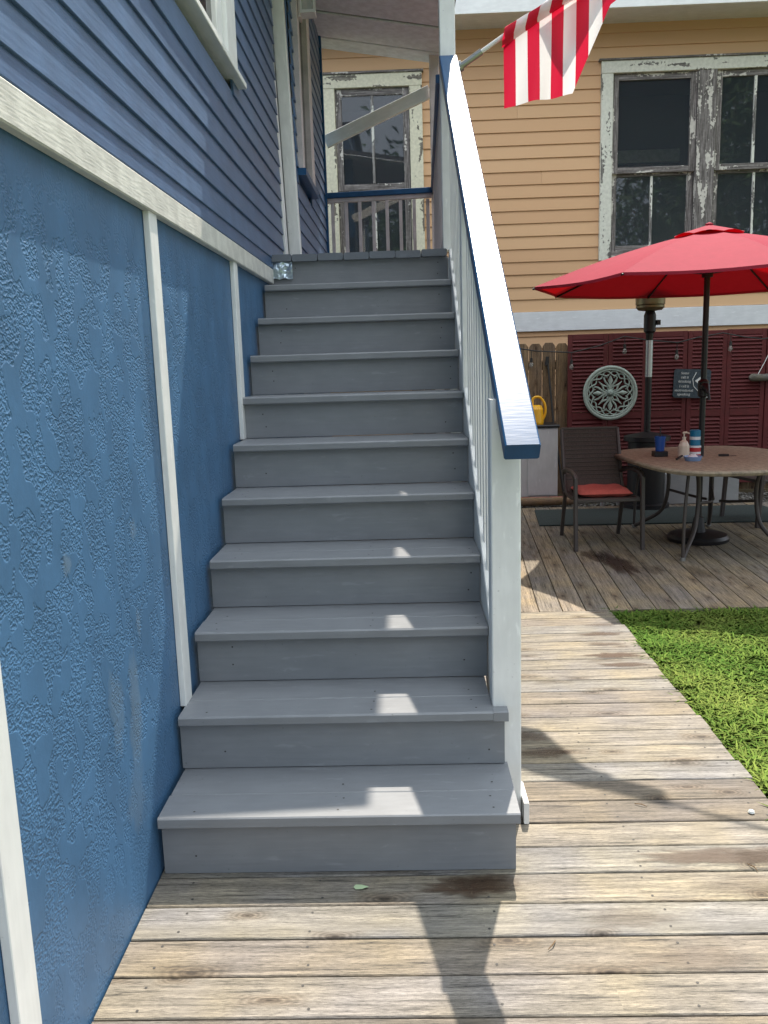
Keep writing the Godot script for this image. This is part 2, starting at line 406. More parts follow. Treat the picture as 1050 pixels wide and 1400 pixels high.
func build_stairs() -> void:
	var s := thing("staircase", "grey painted wooden stair of ten treads climbing beside the blue wall", "staircase", Vector3(0.55, 0, -1.4))
	var screws := g_new(false)
	for k in range(1, 12):
		var z := step_z(k); var y := step_y(k)
		var rx := 1.135 if k <= 2 else 1.106
		var y0 := 0.0 if k == 1 else step_y(k - 1)
		var zr := z - 0.036
		part("riser", boxed(Vector3(0.012 + rr(0, 0.005), y0 + 0.001, zr - 0.014), Vector3(rx - 0.006, y - 0.037, zr), 0.0015), M.grey_paint, s)
		for x in [0.14 + rr(-0.03, 0.03), rx - 0.07 + rr(-0.02, 0.02)]:
			for h in [0.3, 0.62]: if rng.randf() < 0.6: disc(screws, Vector3(x + rr(-0.01, 0.01), lerpf(y0, y, h + rr(-0.05, 0.05)), zr + 0.0008), Vector3.BACK, 0.0034)
		if k == 11: continue
		var t := Node3D.new(); t.name = "tread"; s.add_child(t, true); t.position = Vector3(0.55, y, z) - s.position
		var fx := 1.139 if k <= 2 else 1.1
		var bx := 1.139 if k == 1 else (1.088 if k == 2 else 1.1)
		var l := 0.017
		if k <= 1:
			part("board", boxed(Vector3(l, y - 0.036, z - 0.147), Vector3(fx, y, z), 0.004), M.grey_paint, t)
			part("board", boxed(Vector3(l + 0.002, y - 0.036, z - 0.345), Vector3(bx, y - 0.0015, z - 0.15), 0.003), M.grey_paint, t)
		else:
			part("board", boxed(Vector3(l + rr(0, 0.004), y - 0.036 + rr(-0.002, 0.001), z - 0.147), Vector3(fx if k != 2 else 1.088, y, z + rr(-0.002, 0.002)), 0.006), M.grey_paint, t)
			part("board", boxed(Vector3(l + 0.002, y - 0.036, z - 0.345), Vector3(bx, y - 0.0015, z - 0.15), 0.003), M.grey_paint, t)
			if k == 2: part("return_nosing", boxed(Vector3(1.0885, y - 0.036, z - 0.05), Vector3(1.139, y, z - 0.0005), 0.003), M.grey_paint, t)
		for x in [0.1 + rr(-0.02, 0.02), bx - 0.06 + rr(-0.02, 0.02), 0.62 + rr(-0.05, 0.05)]:
			for d in [0.04, 0.11, 0.2]:
				if rng.randf() < 0.75: disc(screws, Vector3(x + rr(-0.015, 0.015), y + 0.0008, z - d), Vector3.UP, 0.0038)
	part("screw_heads", screws, M.screw, s).set_meta("kind", "stuff")
	# the white stringer that closes the open side and the small block on the deck
	part("stringer", barred(Vector3(1.134, nose_y(-0.405) - 0.155, -0.405), Vector3(1.134, nose_y(-2.905) - 0.155, -2.905), 0.062, 0.31), M.white, s, "white side board sloping beside the treads")
	part("base_block", boxed(Vector3(1.19, 0.002, -0.40), Vector3(1.208, 0.08, -0.25)), M.white, s, "white block at the foot of the post")
	part("base_block", boxed(Vector3(1.10, 0.002, -2.9), Vector3(1.16, 2.2, -2.84)), M.white, s)
	# crumpled foil flashing on the top riser
	var f := g_new(false)
	var q := FastNoiseLite.new(); q.seed = 5; q.frequency = 13.0
	var P := func(i: int, j: int) -> Vector3:
		var x := 0.018 + 0.128 * i / 14.0; var y := 2.11 + 0.10 * j / 12.0
		return Vector3(x - 0.004 * (12 - j) / 12.0 * sin(i * 1.3), y + 0.004 * sin(i * 0.9), -2.888 + 0.008 + 0.012 * q.get_noise_2d(x, y))
	for i in 14:
		for j in 12:
			var a: Vector3 = P.call(i, j); var b: Vector3 = P.call(i + 1, j); var c: Vector3 = P.call(i + 1, j + 1); var d: Vector3 = P.call(i, j + 1)
			var n1 := (b - a).cross(c - a).normalized(); var n2 := (c - a).cross(d - a).normalized()
			f.tri(a, b, c, n1, n1, n1); f.tri(a, c, d, n2, n2, n2)
	var fl := thing("foil_flashing", "crumpled silver foil flashing at the end of the white belt board", "flashing", Vector3(0.08, 2.12, -2.87))
	part("foil_sheet", f, M.foil, fl)
	# railing
	var r := thing("stair_railing", "white stair railing with a sloping blue handrail and square balusters", "railing", Vector3(1.14, 0, -0.35))
	part("handrail", barred(Vector3(1.165, rail_y(-0.1) - 0.03, -0.1), Vector3(1.121, rail_y(-2.915) - 0.03, -2.915), 0.107, 0.058, Vector3.UP, 0.005), M.navy, r, "blue painted handrail, its top bright in the sun")
	for a in [[-0.95, 0.02, 0.018], [-0.99, -0.02, 0.012], [-0.86, 0.035, 0.03], [-0.7, 0.01, 0.01], [-0.55, -0.015, 0.012]]:
		var z: float = a[0]; var cx: float = lerpf(1.165, 1.121, (-0.1 - z) / 2.815) + a[1]
		part("scuff", patch(Vector3(cx, rail_y(z) + 0.0022, z), Vector3(a[2] * 0.5, 0, 0), Vector3(0, 0.58, -0.81) * float(a[2]), Color(0.10, 0.10, 0.11), 0.5, int(-a[0] * 100)), M.scuff, r)
	var po := part("post", boxed(Vector3(1.09, 0.001, -0.40), Vector3(1.188, rail_y(-0.35) - 0.06, -0.30), 0.004), M.white, r)
	part("post", boxed(Vector3(1.098, nose_y(-1.72) - 0.02, -1.765), Vector3(1.158, rail_y(-1.72) - 0.055, -1.675), 0.003), M.white, r)
	for z in [-0.50, -0.62, -0.74, -0.86, -0.98, -1.10, -1.22, -1.34, -1.46, -1.58, -1.86, -1.98, -2.10, -2.22, -2.34, -2.46, -2.58, -2.70, -2.82]:
		part("baluster", boxed(Vector3(1.116, nose_y(z) - 0.02, z - 0.018), Vector3(1.152, rail_y(z) - 0.05, z + 0.018), 0.002), M.white, r)

# ---------------------------------------------------------------- decks and ground
func build_ground() -> void:
	var g := g_new(false)
	var e := 220.0
	g.quad(Vector3(-e, -0.07, -e), Vector3(e, -0.07, -e), Vector3(e, -0.07, e), Vector3(-e, -0.07, e), Vector3.UP)
	var o := part("ground", g, M.lawn, self); o.set_meta("kind", "structure")
	g = g_new(false)
	g.quad(Vector3(-0.2, -0.05, -8.4), Vector3(9, -0.05, -8.4), Vector3(9, -0.05, 3.4), Vector3(-0.2, -0.05, 3.4), Vector3.UP)
	o = part("soil", g, M.soil, self); o.set_meta("kind", "structure")
	var w := setting("boardwalk", "weathered boardwalk of cross boards leading past the stair")
	var under := g_new(false)
	for x in [0.1, 0.5, 1.0, 1.5, 2.02]: under.box(Vector3(x - 0.02, -0.049, -2.7), Vector3(x + 0.02, -0.028, 3.0), 0.0)
	part("joist", under, M.dark, w)
	var screws := g_new(false)
	for k in range(-16, 23):
		var z1 := 0.6067 - 0.1445 * k - 0.0022 - rr(0, 0.0012)
		var z0 := 0.6067 - 0.1445 * (k + 1) + 0.0022 + rr(0, 0.0012)
		if z1 < -0.0: pass
		var y := rr(-0.0015, 0.001)
		var x0 := 0.006 if z1 > -0.05 else 0.9
		part("board", boxed(Vector3(x0, y - 0.026, z0), Vector3(2.085 + rr(-0.008, 0.008), y, z1), 0.003), M.decks[rng.randi() % 6], w)
		for x in [0.12, 0.52, 1.02, 1.52, 2.02]:
			for d in [0.03, 0.11]: disc(screws, Vector3(x + rr(-0.02, 0.02), y + 0.0012, z0 + d + rr(-0.008, 0.008)), Vector3.UP, 0.0042)
	part("screw_heads", screws, M.screw, w).set_meta("kind", "stuff")
	# wet brown stains on single boards
	var stains := [[0.98, 0.095, 0.15, 0.055, 0.62], [1.03, 0.075, 0.11, 0.05, 0.45], [1.75, -0.045, 0.26, 0.045, 0.55], [1.95, -0.04, 0.16, 0.05, 0.5], [1.9, 0.1, 0.24, 0.05, 0.22], [1.92, -2.255, 0.13, 0.036, 0.6], [1.9, -2.08, 0.12, 0.032, 0.4], [1.91, -1.9, 0.16, 0.042, 0.7], [1.92, -1.75, 0.14, 0.034, 0.6], [1.95, -2.42, 0.1, 0.03, 0.3],
		[1.42, 0.25, 0.13, 0.05, 0.2], [1.55, 0.41, 0.17, 0.05, 0.22], [1.35, -0.78, 0.12, 0.05, 0.35], [1.3, -0.93, 0.1, 0.05, 0.35]]
	for i in stains.size():
		var a: Array = stains[i]
		part("wet_stain", patch(Vector3(a[0], 0.0028, a[1]), Vector3(a[2], 0, 0), Vector3(0, 0, -a[3]), Color(0.075, 0.042, 0.022), minf(a[4] * 1.15, 0.8), 100 + i, 1.15), M.stain, w)
	var p := setting("patio_deck", "patio deck of boards running towards the tan house")
	under = g_new(false)
	for z in [-3.0, -3.8, -4.6, -5.4, -6.2]: under.box(Vector3(1.0, -0.049, z - 0.02), Vector3(6.6, -0.028, z + 0.02), 0.0)
	part("joist", under, M.dark, p)
	for i in 37:
		var x := 1.118 + 0.1478 * i
		var d := 0.0672 * 3.8
		var y := rr(-0.002, 0.0005)
		part("board", barred(Vector3(x, y - 0.014, -2.723), Vector3(x + d, y - 0.014, -6.5), 0.1428, 0.026, Vector3.UP, 0.003), M.patios[rng.randi() % 4], p)
	for a in [[2.42, -3.95, 0.13, 0.42, 0.75], [2.3, -4.2, 0.1, 0.2, 0.5], [2.62, -3.7, 0.09, 0.16, 0.3], [2.95, -3.6, 0.08, 0.2, 0.25]]:
		part("wet_stain", patch(Vector3(a[0], 0.0028, a[1]), Vector3(a[2], 0, 0), Vector3(-0.06 * a[3], 0, -a[3]), Color(0.035, 0.018, 0.014), a[4], int(a[0] * 100)), M.stain, p)
	# lawn beside the boardwalk
	var tuft := g_new(false)
	rng.seed = 5
	for i in 7:
		var a := rr(0, TAU); var l := rr(0.04, 0.11); var w2 := rr(0.0025, 0.0058)
		var dir := Vector3(cos(a), 0, sin(a)); var sd := Vector3(-sin(a), 0, cos(a))
		var p0 := dir * rr(0, 0.014); var lean := rr(0.3, 1.0)
		var p1 := p0 + Vector3.UP * l * 0.55 + dir * l * 0.25 * lean
		var p2 := p1 + Vector3.UP * l * (0.35 - 0.3 * lean) + dir * l * 0.5 * lean
		var n := (dir * 0.4 + Vector3.UP).normalized()
		tuft.col = Color(1, 1, 1).lerp(Color(0.8, 0.95, 0.6), rng.randf())
		tuft.tri(p0 - sd * w2, p0 + sd * w2, p1 + sd * w2, n, n, n); tuft.tri(p0 - sd * w2, p1 + sd * w2, p1 - sd * w2, n, n, n)
		tuft.tri(p1 - sd * w2, p1 + sd * w2, p2, n, n, n)
	var mm := MultiMesh.new(); mm.transform_format = MultiMesh.TRANSFORM_3D; mm.use_colors = true; mm.mesh = tuft.mesh()
	var spots: Array = []
	var q := FastNoiseLite.new(); q.seed = 9; q.frequency = 1.4
	var q2 := FastNoiseLite.new(); q2.seed = 19; q2.frequency = 0.5
	for i in 26000:
		var x := 2.085 + pow(rng.randf(), 1.35) * 4.2; var z := rr(-2.75, 1.6)
		if x < 2.12 and rng.randf() < 0.75: continue
		if z < -2.70 and rng.randf() < 0.6: continue
		if q.get_noise_2d(x * 4.0, z * 4.0) < -0.26 and rng.randf() < 0.7: continue
		spots.append([x, z])
	mm.instance_count = spots.size()
	for i in spots.size():
		var x: float = spots[i][0]; var z: float = spots[i][1]
		var h := 0.5 + 0.32 * rng.randf() + 0.3 * q.get_noise_2d(x, z)
		mm.set_instance_transform(i, Transform3D(Basis(Vector3.UP, rr(0, TAU)).scaled(Vector3(1.1, h, 1.1)), Vector3(x, -0.045, z)))
		var dry := clampf(0.32 + 0.55 * q2.get_noise_2d(x * 2.0, z * 2.0) + rr(-0.3, 0.3), 0, 1)
		mm.set_instance_color(i, Color(0.07, 0.14, 0.022).lerp(Color(0.24, 0.255, 0.075), dry) * rr(0.65, 1.25))
	var gr := MultiMeshInstance3D.new(); gr.multimesh = mm; gr.material_override = M.grass; gr.name = "grass"; gr.set_meta("kind", "stuff"); gr.set_meta("label", "green lawn grass beside the boardwalk"); add_child(gr)
	# gravel along the shutters
	var st := g_new(false); st.lathe(Vector3.ZERO, [Vector2(0, -0.5), Vector2(0.8, -0.35), Vector2(1, 0.05), Vector2(0.6, 0.45), Vector2(0, 0.55)], 6)
	mm = MultiMesh.new(); mm.transform_format = MultiMesh.TRANSFORM_3D; mm.use_colors = true; mm.mesh = st.mesh(); mm.instance_count = 5200
	for i in 5200:
		var r := rr(0.008, 0.02)
		mm.set_instance_transform(i, Transform3D(Basis.from_euler(Vector3(rr(-0.4, 0.4), rr(0, TAU), rr(-0.4, 0.4))).scaled(Vector3(r, r * 0.8, r * rr(0.7, 1.2))), Vector3(rr(1.6, 6.4), -0.045 + rr(0, 0.03), rr(-7.3, -6.46))))
		var l := rr(0.16, 0.55); mm.set_instance_color(i, Color(l, l * 0.97, l * 0.92))
	gr = MultiMeshInstance3D.new(); gr.multimesh = mm; gr.material_override = M.pebble; gr.name = "gravel"; gr.set_meta("kind", "stuff"); gr.set_meta("label", "grey gravel bed behind the patio"); add_child(gr)

# ---------------------------------------------------------------- blue house
func lap(parent: Node3D, x: float, y: float, z0: float, z1: float, m: Material, h := 0.125) -> void:
	part("siding_board", barred(Vector3(x + 0.002 + rr(-0.001, 0.001), y + h / 2, z0), Vector3(x + 0.002 + rr(-0.001, 0.001), y + h / 2 + rr(-0.0015, 0.0015), z1), 0.012, h, Vector3(-0.098, 1, 0).normalized(), 0.002), m, parent)

func build_blue_house() -> void:
	var h := thing("blue_house", "blue house wall of rough stucco under lap siding with white trim", "house", Vector3(-2, 0, -1))
	part("wall", boxed(Vector3(-6, -0.06, -3.725), Vector3(-0.035, 5.6, 3.2), 0.0), M.blues[0], h)
	part("wall", boxed(Vector3(-6, -0.06, -5.9), Vector3(0.082, 5.0, -3.73), 0.0), M.blues[0], h)
	part("roof", boxed(Vector3(-6.3, 5.6, -3.5), Vector3(0.1, 5.75, 3.4), 0.0), M.roof, h)
	# stucco panels between white battens
	var bat := [2.2, 0.925, -0.3875, -1.725, -2.9]
	for i in 4:
		var z1: float = bat[i]; var z0: float = bat[i + 1]
		var g := g_new(false)
		for yy in 1:
			var f := func(z: float, y: float) -> Vector2: return Vector2((0.93 - z) / 1.32, 1.0 - (y + 0.03) / 2.2)
			g.quad(Vector3(0, -0.05, z1), Vector3(0, -0.05, z0), Vector3(0, 2.1, z0), Vector3(0, 2.1, z1), Vector3.RIGHT, f.call(z1, -0.05), f.call(z0, -0.05), f.call(z0, 2.1), f.call(z1, 2.1))
			g.quad(Vector3(-0.034, -0.05, z0), Vector3(0, -0.05, z0), Vector3(0, 2.1, z0), Vector3(-0.034, 2.1, z0), Vector3.FORWARD)
			g.quad(Vector3(-0.034, -0.05, z1), Vector3(0, -0.05, z1), Vector3(0, 2.1, z1), Vector3(-0.034, 2.1, z1), Vector3.BACK)
		var sp := part("stucco_panel", g, M.stucco, h)
		if i == 1:
			for a in [[0.62, 0.10, 0.16, 0.05, 0.5], [0.52, 0.13, 0.12, 0.05, 0.45], [0.66, 0.25, 0.13, 0.06, 0.4], [1.13, 0.49, 0.03, 0.028, 0.55], [1.12, 0.0, 0.035, 0.03, 0.4], [0.84, 0.02, 0.05, 0.02, 0.4], [0.35, 0.16, 0.1, 0.08, 0.3]]:
				part("scuff", patch(Vector3(0.003, a[0], a[1]), Vector3(0, 0, -a[3]), Vector3(0, a[2], 0), Color(0.30, 0.38, 0.42), a[4] * 0.42, int(a[0] * 1000)), M.scuff, sp)
	for i in [1, 2, 3]:
		var z: float = bat[i]
		var y0: float = [0, 0.0, 0.415, 1.232][i]
		part("batten", boxed(Vector3(0.001, y0 + 0.001, z - 0.043), Vector3(0.022, 2.0775, z + 0.043), 0.002), M.white, h, "white vertical batten")
	part("belt_board", boxed(Vector3(0.001, 2.078, -2.865), Vector3(0.032, 2.166, 2.4), 0.004), M.belt, h, "white belt board between stucco and siding")
	# lap siding, broken by the window
	for i in range(-1, 31):
		var y := 2.235 + 0.1075 * i
		if i == -1: y = 2.17
		var m: Material = M.blues[rng.randi() % 3]
		var hh := 0.085 if i == -1 else 0.125
		if y + 0.11 < 2.96 or y > 4.5: lap(h, 0.016, y, 2.3, -3.428, m, hh)
		else:
			lap(h, 0.016, y, -1.905, -3.428, m, hh); lap(h, 0.016, y, 2.3, -0.72, m, hh)
	# upper window
	var w := part("window", boxed(Vector3(-0.02, 2.98, -1.905), Vector3(0.055, 4.4, -1.69), 0.003), M.white, h, "white framed window high on the blue wall")
	part("frame", boxed(Vector3(-0.02, 2.98, -0.93), Vector3(0.055, 4.4, -0.72), 0.003), M.white, w)
	part("frame", boxed(Vector3(-0.02, 4.402, -1.95), Vector3(0.06, 4.55, -0.68), 0.003), M.white, w)
	part("sill", boxed(Vector3(-0.02, 2.95, -2.06), Vector3(0.066, 2.978, -0.55), 0.003), M.white, w)
	part("sash", boxed(Vector3(-0.02, 2.98, -1.688), Vector3(0.034, 4.4, -1.565), 0.003), M.white, w)
	part("sash", boxed(Vector3(-0.02, 2.98, -1.563), Vector3(0.034, 3.02, -0.932), 0.003), M.white, w)
	part("pane", boxed(Vector3(-0.015, 3.021, -1.564), Vector3(0.012, 4.4, -0.932), 0.0), M.black_pane, w)
	# corner boards, leaning a little
	var ln := Vector3(-0.027, 1, 0)
	var c0 := Vector3(0.03, 2.25, -3.50); var c1 := c0 + ln * 2.5
	part("corner_board", barred(c0, c1, 0.024, 0.125, Vector3.BACK, 0.003), M.white, h, "white corner board")
	c0 = Vector3(0.024, 2.25, -3.60); c1 = c0 + ln * 2.5
	part("dark_gap", barred(c0, c1, 0.02, 0.07, Vector3.BACK, 0.0), M.dark, h)
	c0 = Vector3(0.075, 2.25, -3.69); c1 = c0 + ln * 2.5
	part("corner_board", barred(c0, c1, 0.085, 0.07, Vector3.BACK, 0.006), M.white, h, "white corner board beside the porch")
	# porch wall
	for i in 24:
		var y := 2.2 + 0.1075 * i
		var m: Material = M.blues[rng.randi() % 3]
		if y + 0.11 < 2.93 or y > 4.3: lap(h, 0.098, y, -3.73, -5.9, m)
		else: lap(h, 0.098, y, -3.73, -3.80, m); lap(h, 0.098, y, -4.62, -5.9, m)
	w = part("window", boxed(Vector3(0.07, 2.95, -3.90), Vector3(0.145, 4.3, -3.801), 0.003), M.pale, h, "narrow pale framed window on the porch wall")
	part("frame", boxed(Vector3(0.07, 2.95, -4.62), Vector3(0.145, 4.3, -4.42), 0.003), M.pale, w)
	part("sill", boxed(Vector3(0.07, 2.90, -4.66), Vector3(0.165, 2.948, -3.77), 0.003), M.navy, w)
	part("pane", boxed(Vector3(0.07, 2.95, -4.42), Vector3(0.105, 4.3, -3.902), 0.0), M.black_pane, w)
	part("corner_board", boxed(Vector3(0.04, 2.2, -5.96), Vector3(0.126, 4.6, -5.905), 0.003), M.navy, h)

func build_porch() -> void:
	var p := thing("porch", "covered porch at the stair top with grey floor and white board ceiling", "porch", Vector3(0.6, 2.2, -4.4))
	for i in 7:
		var x0 := -0.01 + 0.158 * i
		part("floor_board", barred(Vector3(x0 + 0.078, 2.231 + rr(-0.003, 0.002), -2.866 + rr(-0.006, 0.006)), Vector3(x0 + 0.078, 2.231, -6.05), 0.154, 0.042, Vector3.UP, 0.006), M.grey_floor, p)
	part("floor_beam", boxed(Vector3(-0.05, 2.02, -6.0), Vector3(1.12, 2.205, -5.9)), M.white, p)
	part("column", boxed(Vector3(1.074, 2.254, -3.02), Vector3(1.166, 4.45, -2.925), 0.004), M.white, p, "white square column at the stair head")
	part("column", boxed(Vector3(1.122, 0.0, -6.1), Vector3(1.21, 4.44, -6.0), 0.004), M.pale, p, "pale square column at the back of the porch")
	# ceiling boards run across and slope down towards the open side
	var cy := func(x: float) -> float: return 4.576 - 0.163 * x
	for i in 13:
		var z := -2.45 - 0.29 * i
		var dy: float = 0.012 + [0.0, 0.008, -0.006, 0.004][i % 4]
		part("ceiling_board", barred(Vector3(-0.3, cy.call(-0.3) + dy, z - 0.145), Vector3(1.285, cy.call(1.285) + dy, z - 0.145), 0.278, 0.02, Vector3.UP, 0.006), M.ceiling, p)
	part("roof", barred(Vector3(-0.4, cy.call(-0.4) + 0.065, -4.26), Vector3(1.305, cy.call(1.305) + 0.065, -4.26), 3.64, 0.09, Vector3.UP, 0.0), M.roof, p)
	part("gutter_brace", barred(Vector3(0.11, 3.70, -6.15), Vector3(1.13, 4.12, -6.15), 0.05, 0.115, Vector3.UP, 0.004), M.white, p, "white sloping brace across the back of the porch")
	var r := thing("porch_railing", "white porch railing with a blue top rail in front of the peeling window", "railing", Vector3(0.6, 2.25, -5.95), "porch railings")
	part("top_rail", barred(Vector3(0.1, 3.165, -5.96), Vector3(1.12, 3.185, -5.96), 0.09, 0.05, Vector3.UP, 0.004), M.navy, r)
	part("under_rail", barred(Vector3(0.1, 3.12, -5.96), Vector3(1.12, 3.14, -5.96), 0.04, 0.04), M.pale, r)
	part("bottom_rail", barred(Vector3(0.1, 2.31, -5.96), Vector3(1.12, 2.31, -5.96), 0.04, 0.05), M.pale, r)
	for i in 8:
		var x := 0.17 + 0.13 * i
		part("baluster", boxed(Vector3(x - 0.016, 2.335, -5.975), Vector3(x + 0.016, 3.11, -5.945), 0.002), M.pale, r)
	r = thing("porch_railing", "white porch railing running back from the stair head column", "railing", Vector3(1.1, 2.25, -4.5), "porch railings")
	part("top_rail", barred(Vector3(1.088, 3.26, -3.02), Vector3(1.15, 3.2, -6.0), 0.075, 0.05, Vector3.UP, 0.004), M.navy, r)
	part("under_rail", barred(Vector3(1.095, 3.215, -3.02), Vector3(1.15, 3.155, -6.0), 0.04, 0.04), M.pale, r)
	part("bottom_rail", barred(Vector3(1.095, 2.31, -3.02), Vector3(1.15, 2.31, -6.0), 0.04, 0.05), M.pale, r)
	for i in 21:
		var z := -3.12 - 0.137 * i
		var x := lerpf(1.095, 1.15, i / 21.0)
		part("baluster", boxed(Vector3(x - 0.016, 2.335, z - 0.016), Vector3(x + 0.016, 3.18, z + 0.016), 0.002), M.pale, r)
	# wall lantern
	var l := thing("wall_lantern", "small clear glass wall lantern under the porch ceiling", "lamp", Vector3(0.2, 3.9, -3.9))
	part("back_plate", boxed(Vector3(0.147, 3.95, -3.95), Vector3(0.165, 4.22, -3.85)), M.pale, l)
	part("glass_body", boxed(Vector3(0.166, 4.0, -3.945), Vector3(0.255, 4.2, -3.855), 0.008), M.clear, l)
	var g := g_new(false)
	for x in [0.168, 0.257]:
		for z in [-3.947, -3.853]: g.box(Vector3(x - 0.005, 3.98, z - 0.005), Vector3(x + 0.005, 4.22, z + 0.005), 0.001)
	g.box(Vector3(0.16, 3.975, -3.955), Vector3(0.265, 3.995, -3.845), 0.002); g.box(Vector3(0.16, 4.202, -3.955), Vector3(0.265, 4.225, -3.845), 0.002)
	part("cage", g, M.off_white, l)

# ---------------------------------------------------------------- tan house
func frame_of(parent: Node3D, x0: float, x1: float, y0: float, y1: float, z: float, w: float, m: Material, called := "sash", d := 0.04) -> void:
	part(called, boxed(Vector3(x0, y0, z - d), Vector3(x0 + w, y1, z), 0.003), m, parent)
	part(called, boxed(Vector3(x1 - w, y0, z - d), Vector3(x1, y1, z), 0.003), m, parent)
	part(called, boxed(Vector3(x0 + w + 0.001, y1 - w, z - d), Vector3(x1 - w - 0.001, y1, z - 0.002), 0.003), m, parent)
	part(called, boxed(Vector3(x0 + w + 0.001, y0, z - d), Vector3(x1 - w - 0.001, y0 + w, z - 0.002), 0.003), m, parent)

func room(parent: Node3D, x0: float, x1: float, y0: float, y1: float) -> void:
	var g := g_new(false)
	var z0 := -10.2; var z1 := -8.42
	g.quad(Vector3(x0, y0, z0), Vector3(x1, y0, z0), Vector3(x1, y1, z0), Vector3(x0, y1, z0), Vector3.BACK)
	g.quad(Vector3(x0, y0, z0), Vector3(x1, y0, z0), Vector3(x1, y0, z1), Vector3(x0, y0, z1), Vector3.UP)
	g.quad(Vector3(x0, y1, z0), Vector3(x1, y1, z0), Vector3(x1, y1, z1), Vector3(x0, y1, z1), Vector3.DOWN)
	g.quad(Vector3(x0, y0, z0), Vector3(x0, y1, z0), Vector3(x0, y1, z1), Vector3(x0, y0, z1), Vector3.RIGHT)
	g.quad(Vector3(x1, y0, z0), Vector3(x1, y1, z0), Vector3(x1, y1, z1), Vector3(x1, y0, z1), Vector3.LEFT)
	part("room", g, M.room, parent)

func build_tan_house() -> void:
	var h := thing("tan_house", "tan lap sided house with peeling white windows behind the patio", "house", Vector3(3, 0, -10))
	var zf := -8.3
	var holes := [[-0.08, 1.11, 2.5, 4.97], [3.23, 5.74, 2.74, 5.0]]
	var e := 0.1505
	for i in range(-12, 23):
		var y := 2.155 + e * i
		if y > 1.9 and y < 2.1: continue
		var xs: Array = [-3.0]
		for o in holes:
			if y + e * 0.6 > o[2] and y + e * 0.5 < o[3]: xs.append_array([o[0], o[1]])
		xs.append(9.0)
		for k in range(0, xs.size(), 2):
			var cut: Array = [xs[k], xs[k + 1]]
			if xs[k + 1] - xs[k] > 1.8 and rng.randf() < 0.3: cut = [xs[k], rr(xs[k] + 0.4, xs[k + 1] - 0.4), xs[k + 1]]
			for q in cut.size() - 1:
				var dy := rr(-0.0015, 0.0015)
				part("siding_board", barred(Vector3(cut[q] + 0.0008, y + 0.084 + dy, zf - 0.002 + rr(-0.0015, 0.0015)), Vector3(cut[q + 1] - 0.0008, y + 0.084 + dy + rr(-0.002, 0.002), zf - 0.002 + rr(-0.0015, 0.0015)), 0.014, 0.172, Vector3(0, 1, -0.1).normalized(), 0.002), M.tans[rng.randi() % 3], h)
	part("band_board", boxed(Vector3(-3, 1.915, -8.30), Vector3(9, 2.15, -8.262), 0.004), M.off_white, h, "white band board below the siding")
	part("wall", boxed(Vector3(-3, -0.05, -16), Vector3(9, 5.5, -10.25), 0.0), M.tans[0], h)
	part("wall", boxed(Vector3(-3.1, -0.05, -16), Vector3(-3.01, 5.5, -8.3), 0.0), M.tans[0], h)
	part("wall", boxed(Vector3(9.01, -0.05, -16), Vector3(9.1, 5.5, -8.3), 0.0), M.tans[0], h)
	part("soffit", boxed(Vector3(-3.4, 5.42, -8.7), Vector3(9.4, 5.445, -7.83), 0.0), M.off_white, h)
	part("fascia", boxed(Vector3(-3.4, 5.40, -7.828), Vector3(9.4, 5.9, -7.79), 0.003), M.white, h)
	part("cornice_roof", boxed(Vector3(-3.4, 5.905, -8.3), Vector3(9.4, 5.95, -7.76), 0.0), M.roof, h)
	var g := g_new(false)
	g.prism([Vector2(-8.2, 7.2), Vector2(-12, 8.4), Vector2(-16.4, 7.2), Vector2(-16.4, 5.6), Vector2(-8.28, 5.6)], Vector3(-3.5, 0, 0), Vector3(9.5, 0, 0), Vector3.BACK, Vector3.UP)
	part("roof", g, M.roof, h)
	# window behind the porch
	var w := part("window", boxed(Vector3(-0.08, 4.82, -8.33), Vector3(1.11, 4.97, -8.25), 0.004), M.cream, h, "old cream window seen through the porch, paint flaking")
	part("frame", boxed(Vector3(-0.08, 2.5, -8.33), Vector3(0.065, 4.818, -8.255), 0.004), M.cream, w)
	part("frame", boxed(Vector3(0.955, 2.5, -8.33), Vector3(1.11, 4.818, -8.255), 0.004), M.cream, w)
	part("drip_cap", boxed(Vector3(-0.1, 4.972, -8.33), Vector3(1.13, 4.995, -8.23), 0.003), M.bare, w)
	frame_of(w, 0.068, 0.952, 3.66, 4.815, -8.29, 0.075, M.bare)
	frame_of(w, 0.068, 0.952, 2.52, 3.70, -8.335, 0.075, M.bare)
	part("muntin", boxed(Vector3(0.495, 3.74, -8.325), Vector3(0.525, 4.738, -8.292), 0.002), M.peel, w)
	part("muntin", boxed(Vector3(0.495, 2.6, -8.37), Vector3(0.525, 3.622, -8.338), 0.002), M.peel, w)
	part("pane", boxed(Vector3(0.144, 3.737, -8.314), Vector3(0.494, 4.738, -8.310), 0.0), M.glass, w)
	part("pane", boxed(Vector3(0.526, 3.737, -8.314), Vector3(0.876, 4.738, -8.310), 0.0), M.glass, w)
	part("pane", boxed(Vector3(0.144, 2.597, -8.357), Vector3(0.494, 3.623, -8.353), 0.0), M.glass, w)
	part("pane", boxed(Vector3(0.526, 2.597, -8.357), Vector3(0.876, 3.623, -8.353), 0.0), M.glass, w)
	room(w, -0.5, 1.6, 2.3, 5.1)
	# double window above the umbrella
	w = part("window", boxed(Vector3(3.23, 4.865, -8.33), Vector3(5.74, 5.0, -8.245), 0.004), M.flaked, h, "old double window with flaking white paint above the umbrella")
	part("drip_cap", boxed(Vector3(3.2, 5.002, -8.33), Vector3(5.77, 5.022, -8.225), 0.003), M.bare, w)
	part("frame", boxed(Vector3(3.23, 2.74, -8.33), Vector3(3.37, 4.863, -8.25), 0.004), M.flaked, w)
	part("frame", boxed(Vector3(4.365, 2.84, -8.33), Vector3(4.585, 4.863, -8.252), 0.004), M.bare, w, "grey bare mullion post between the two sashes")
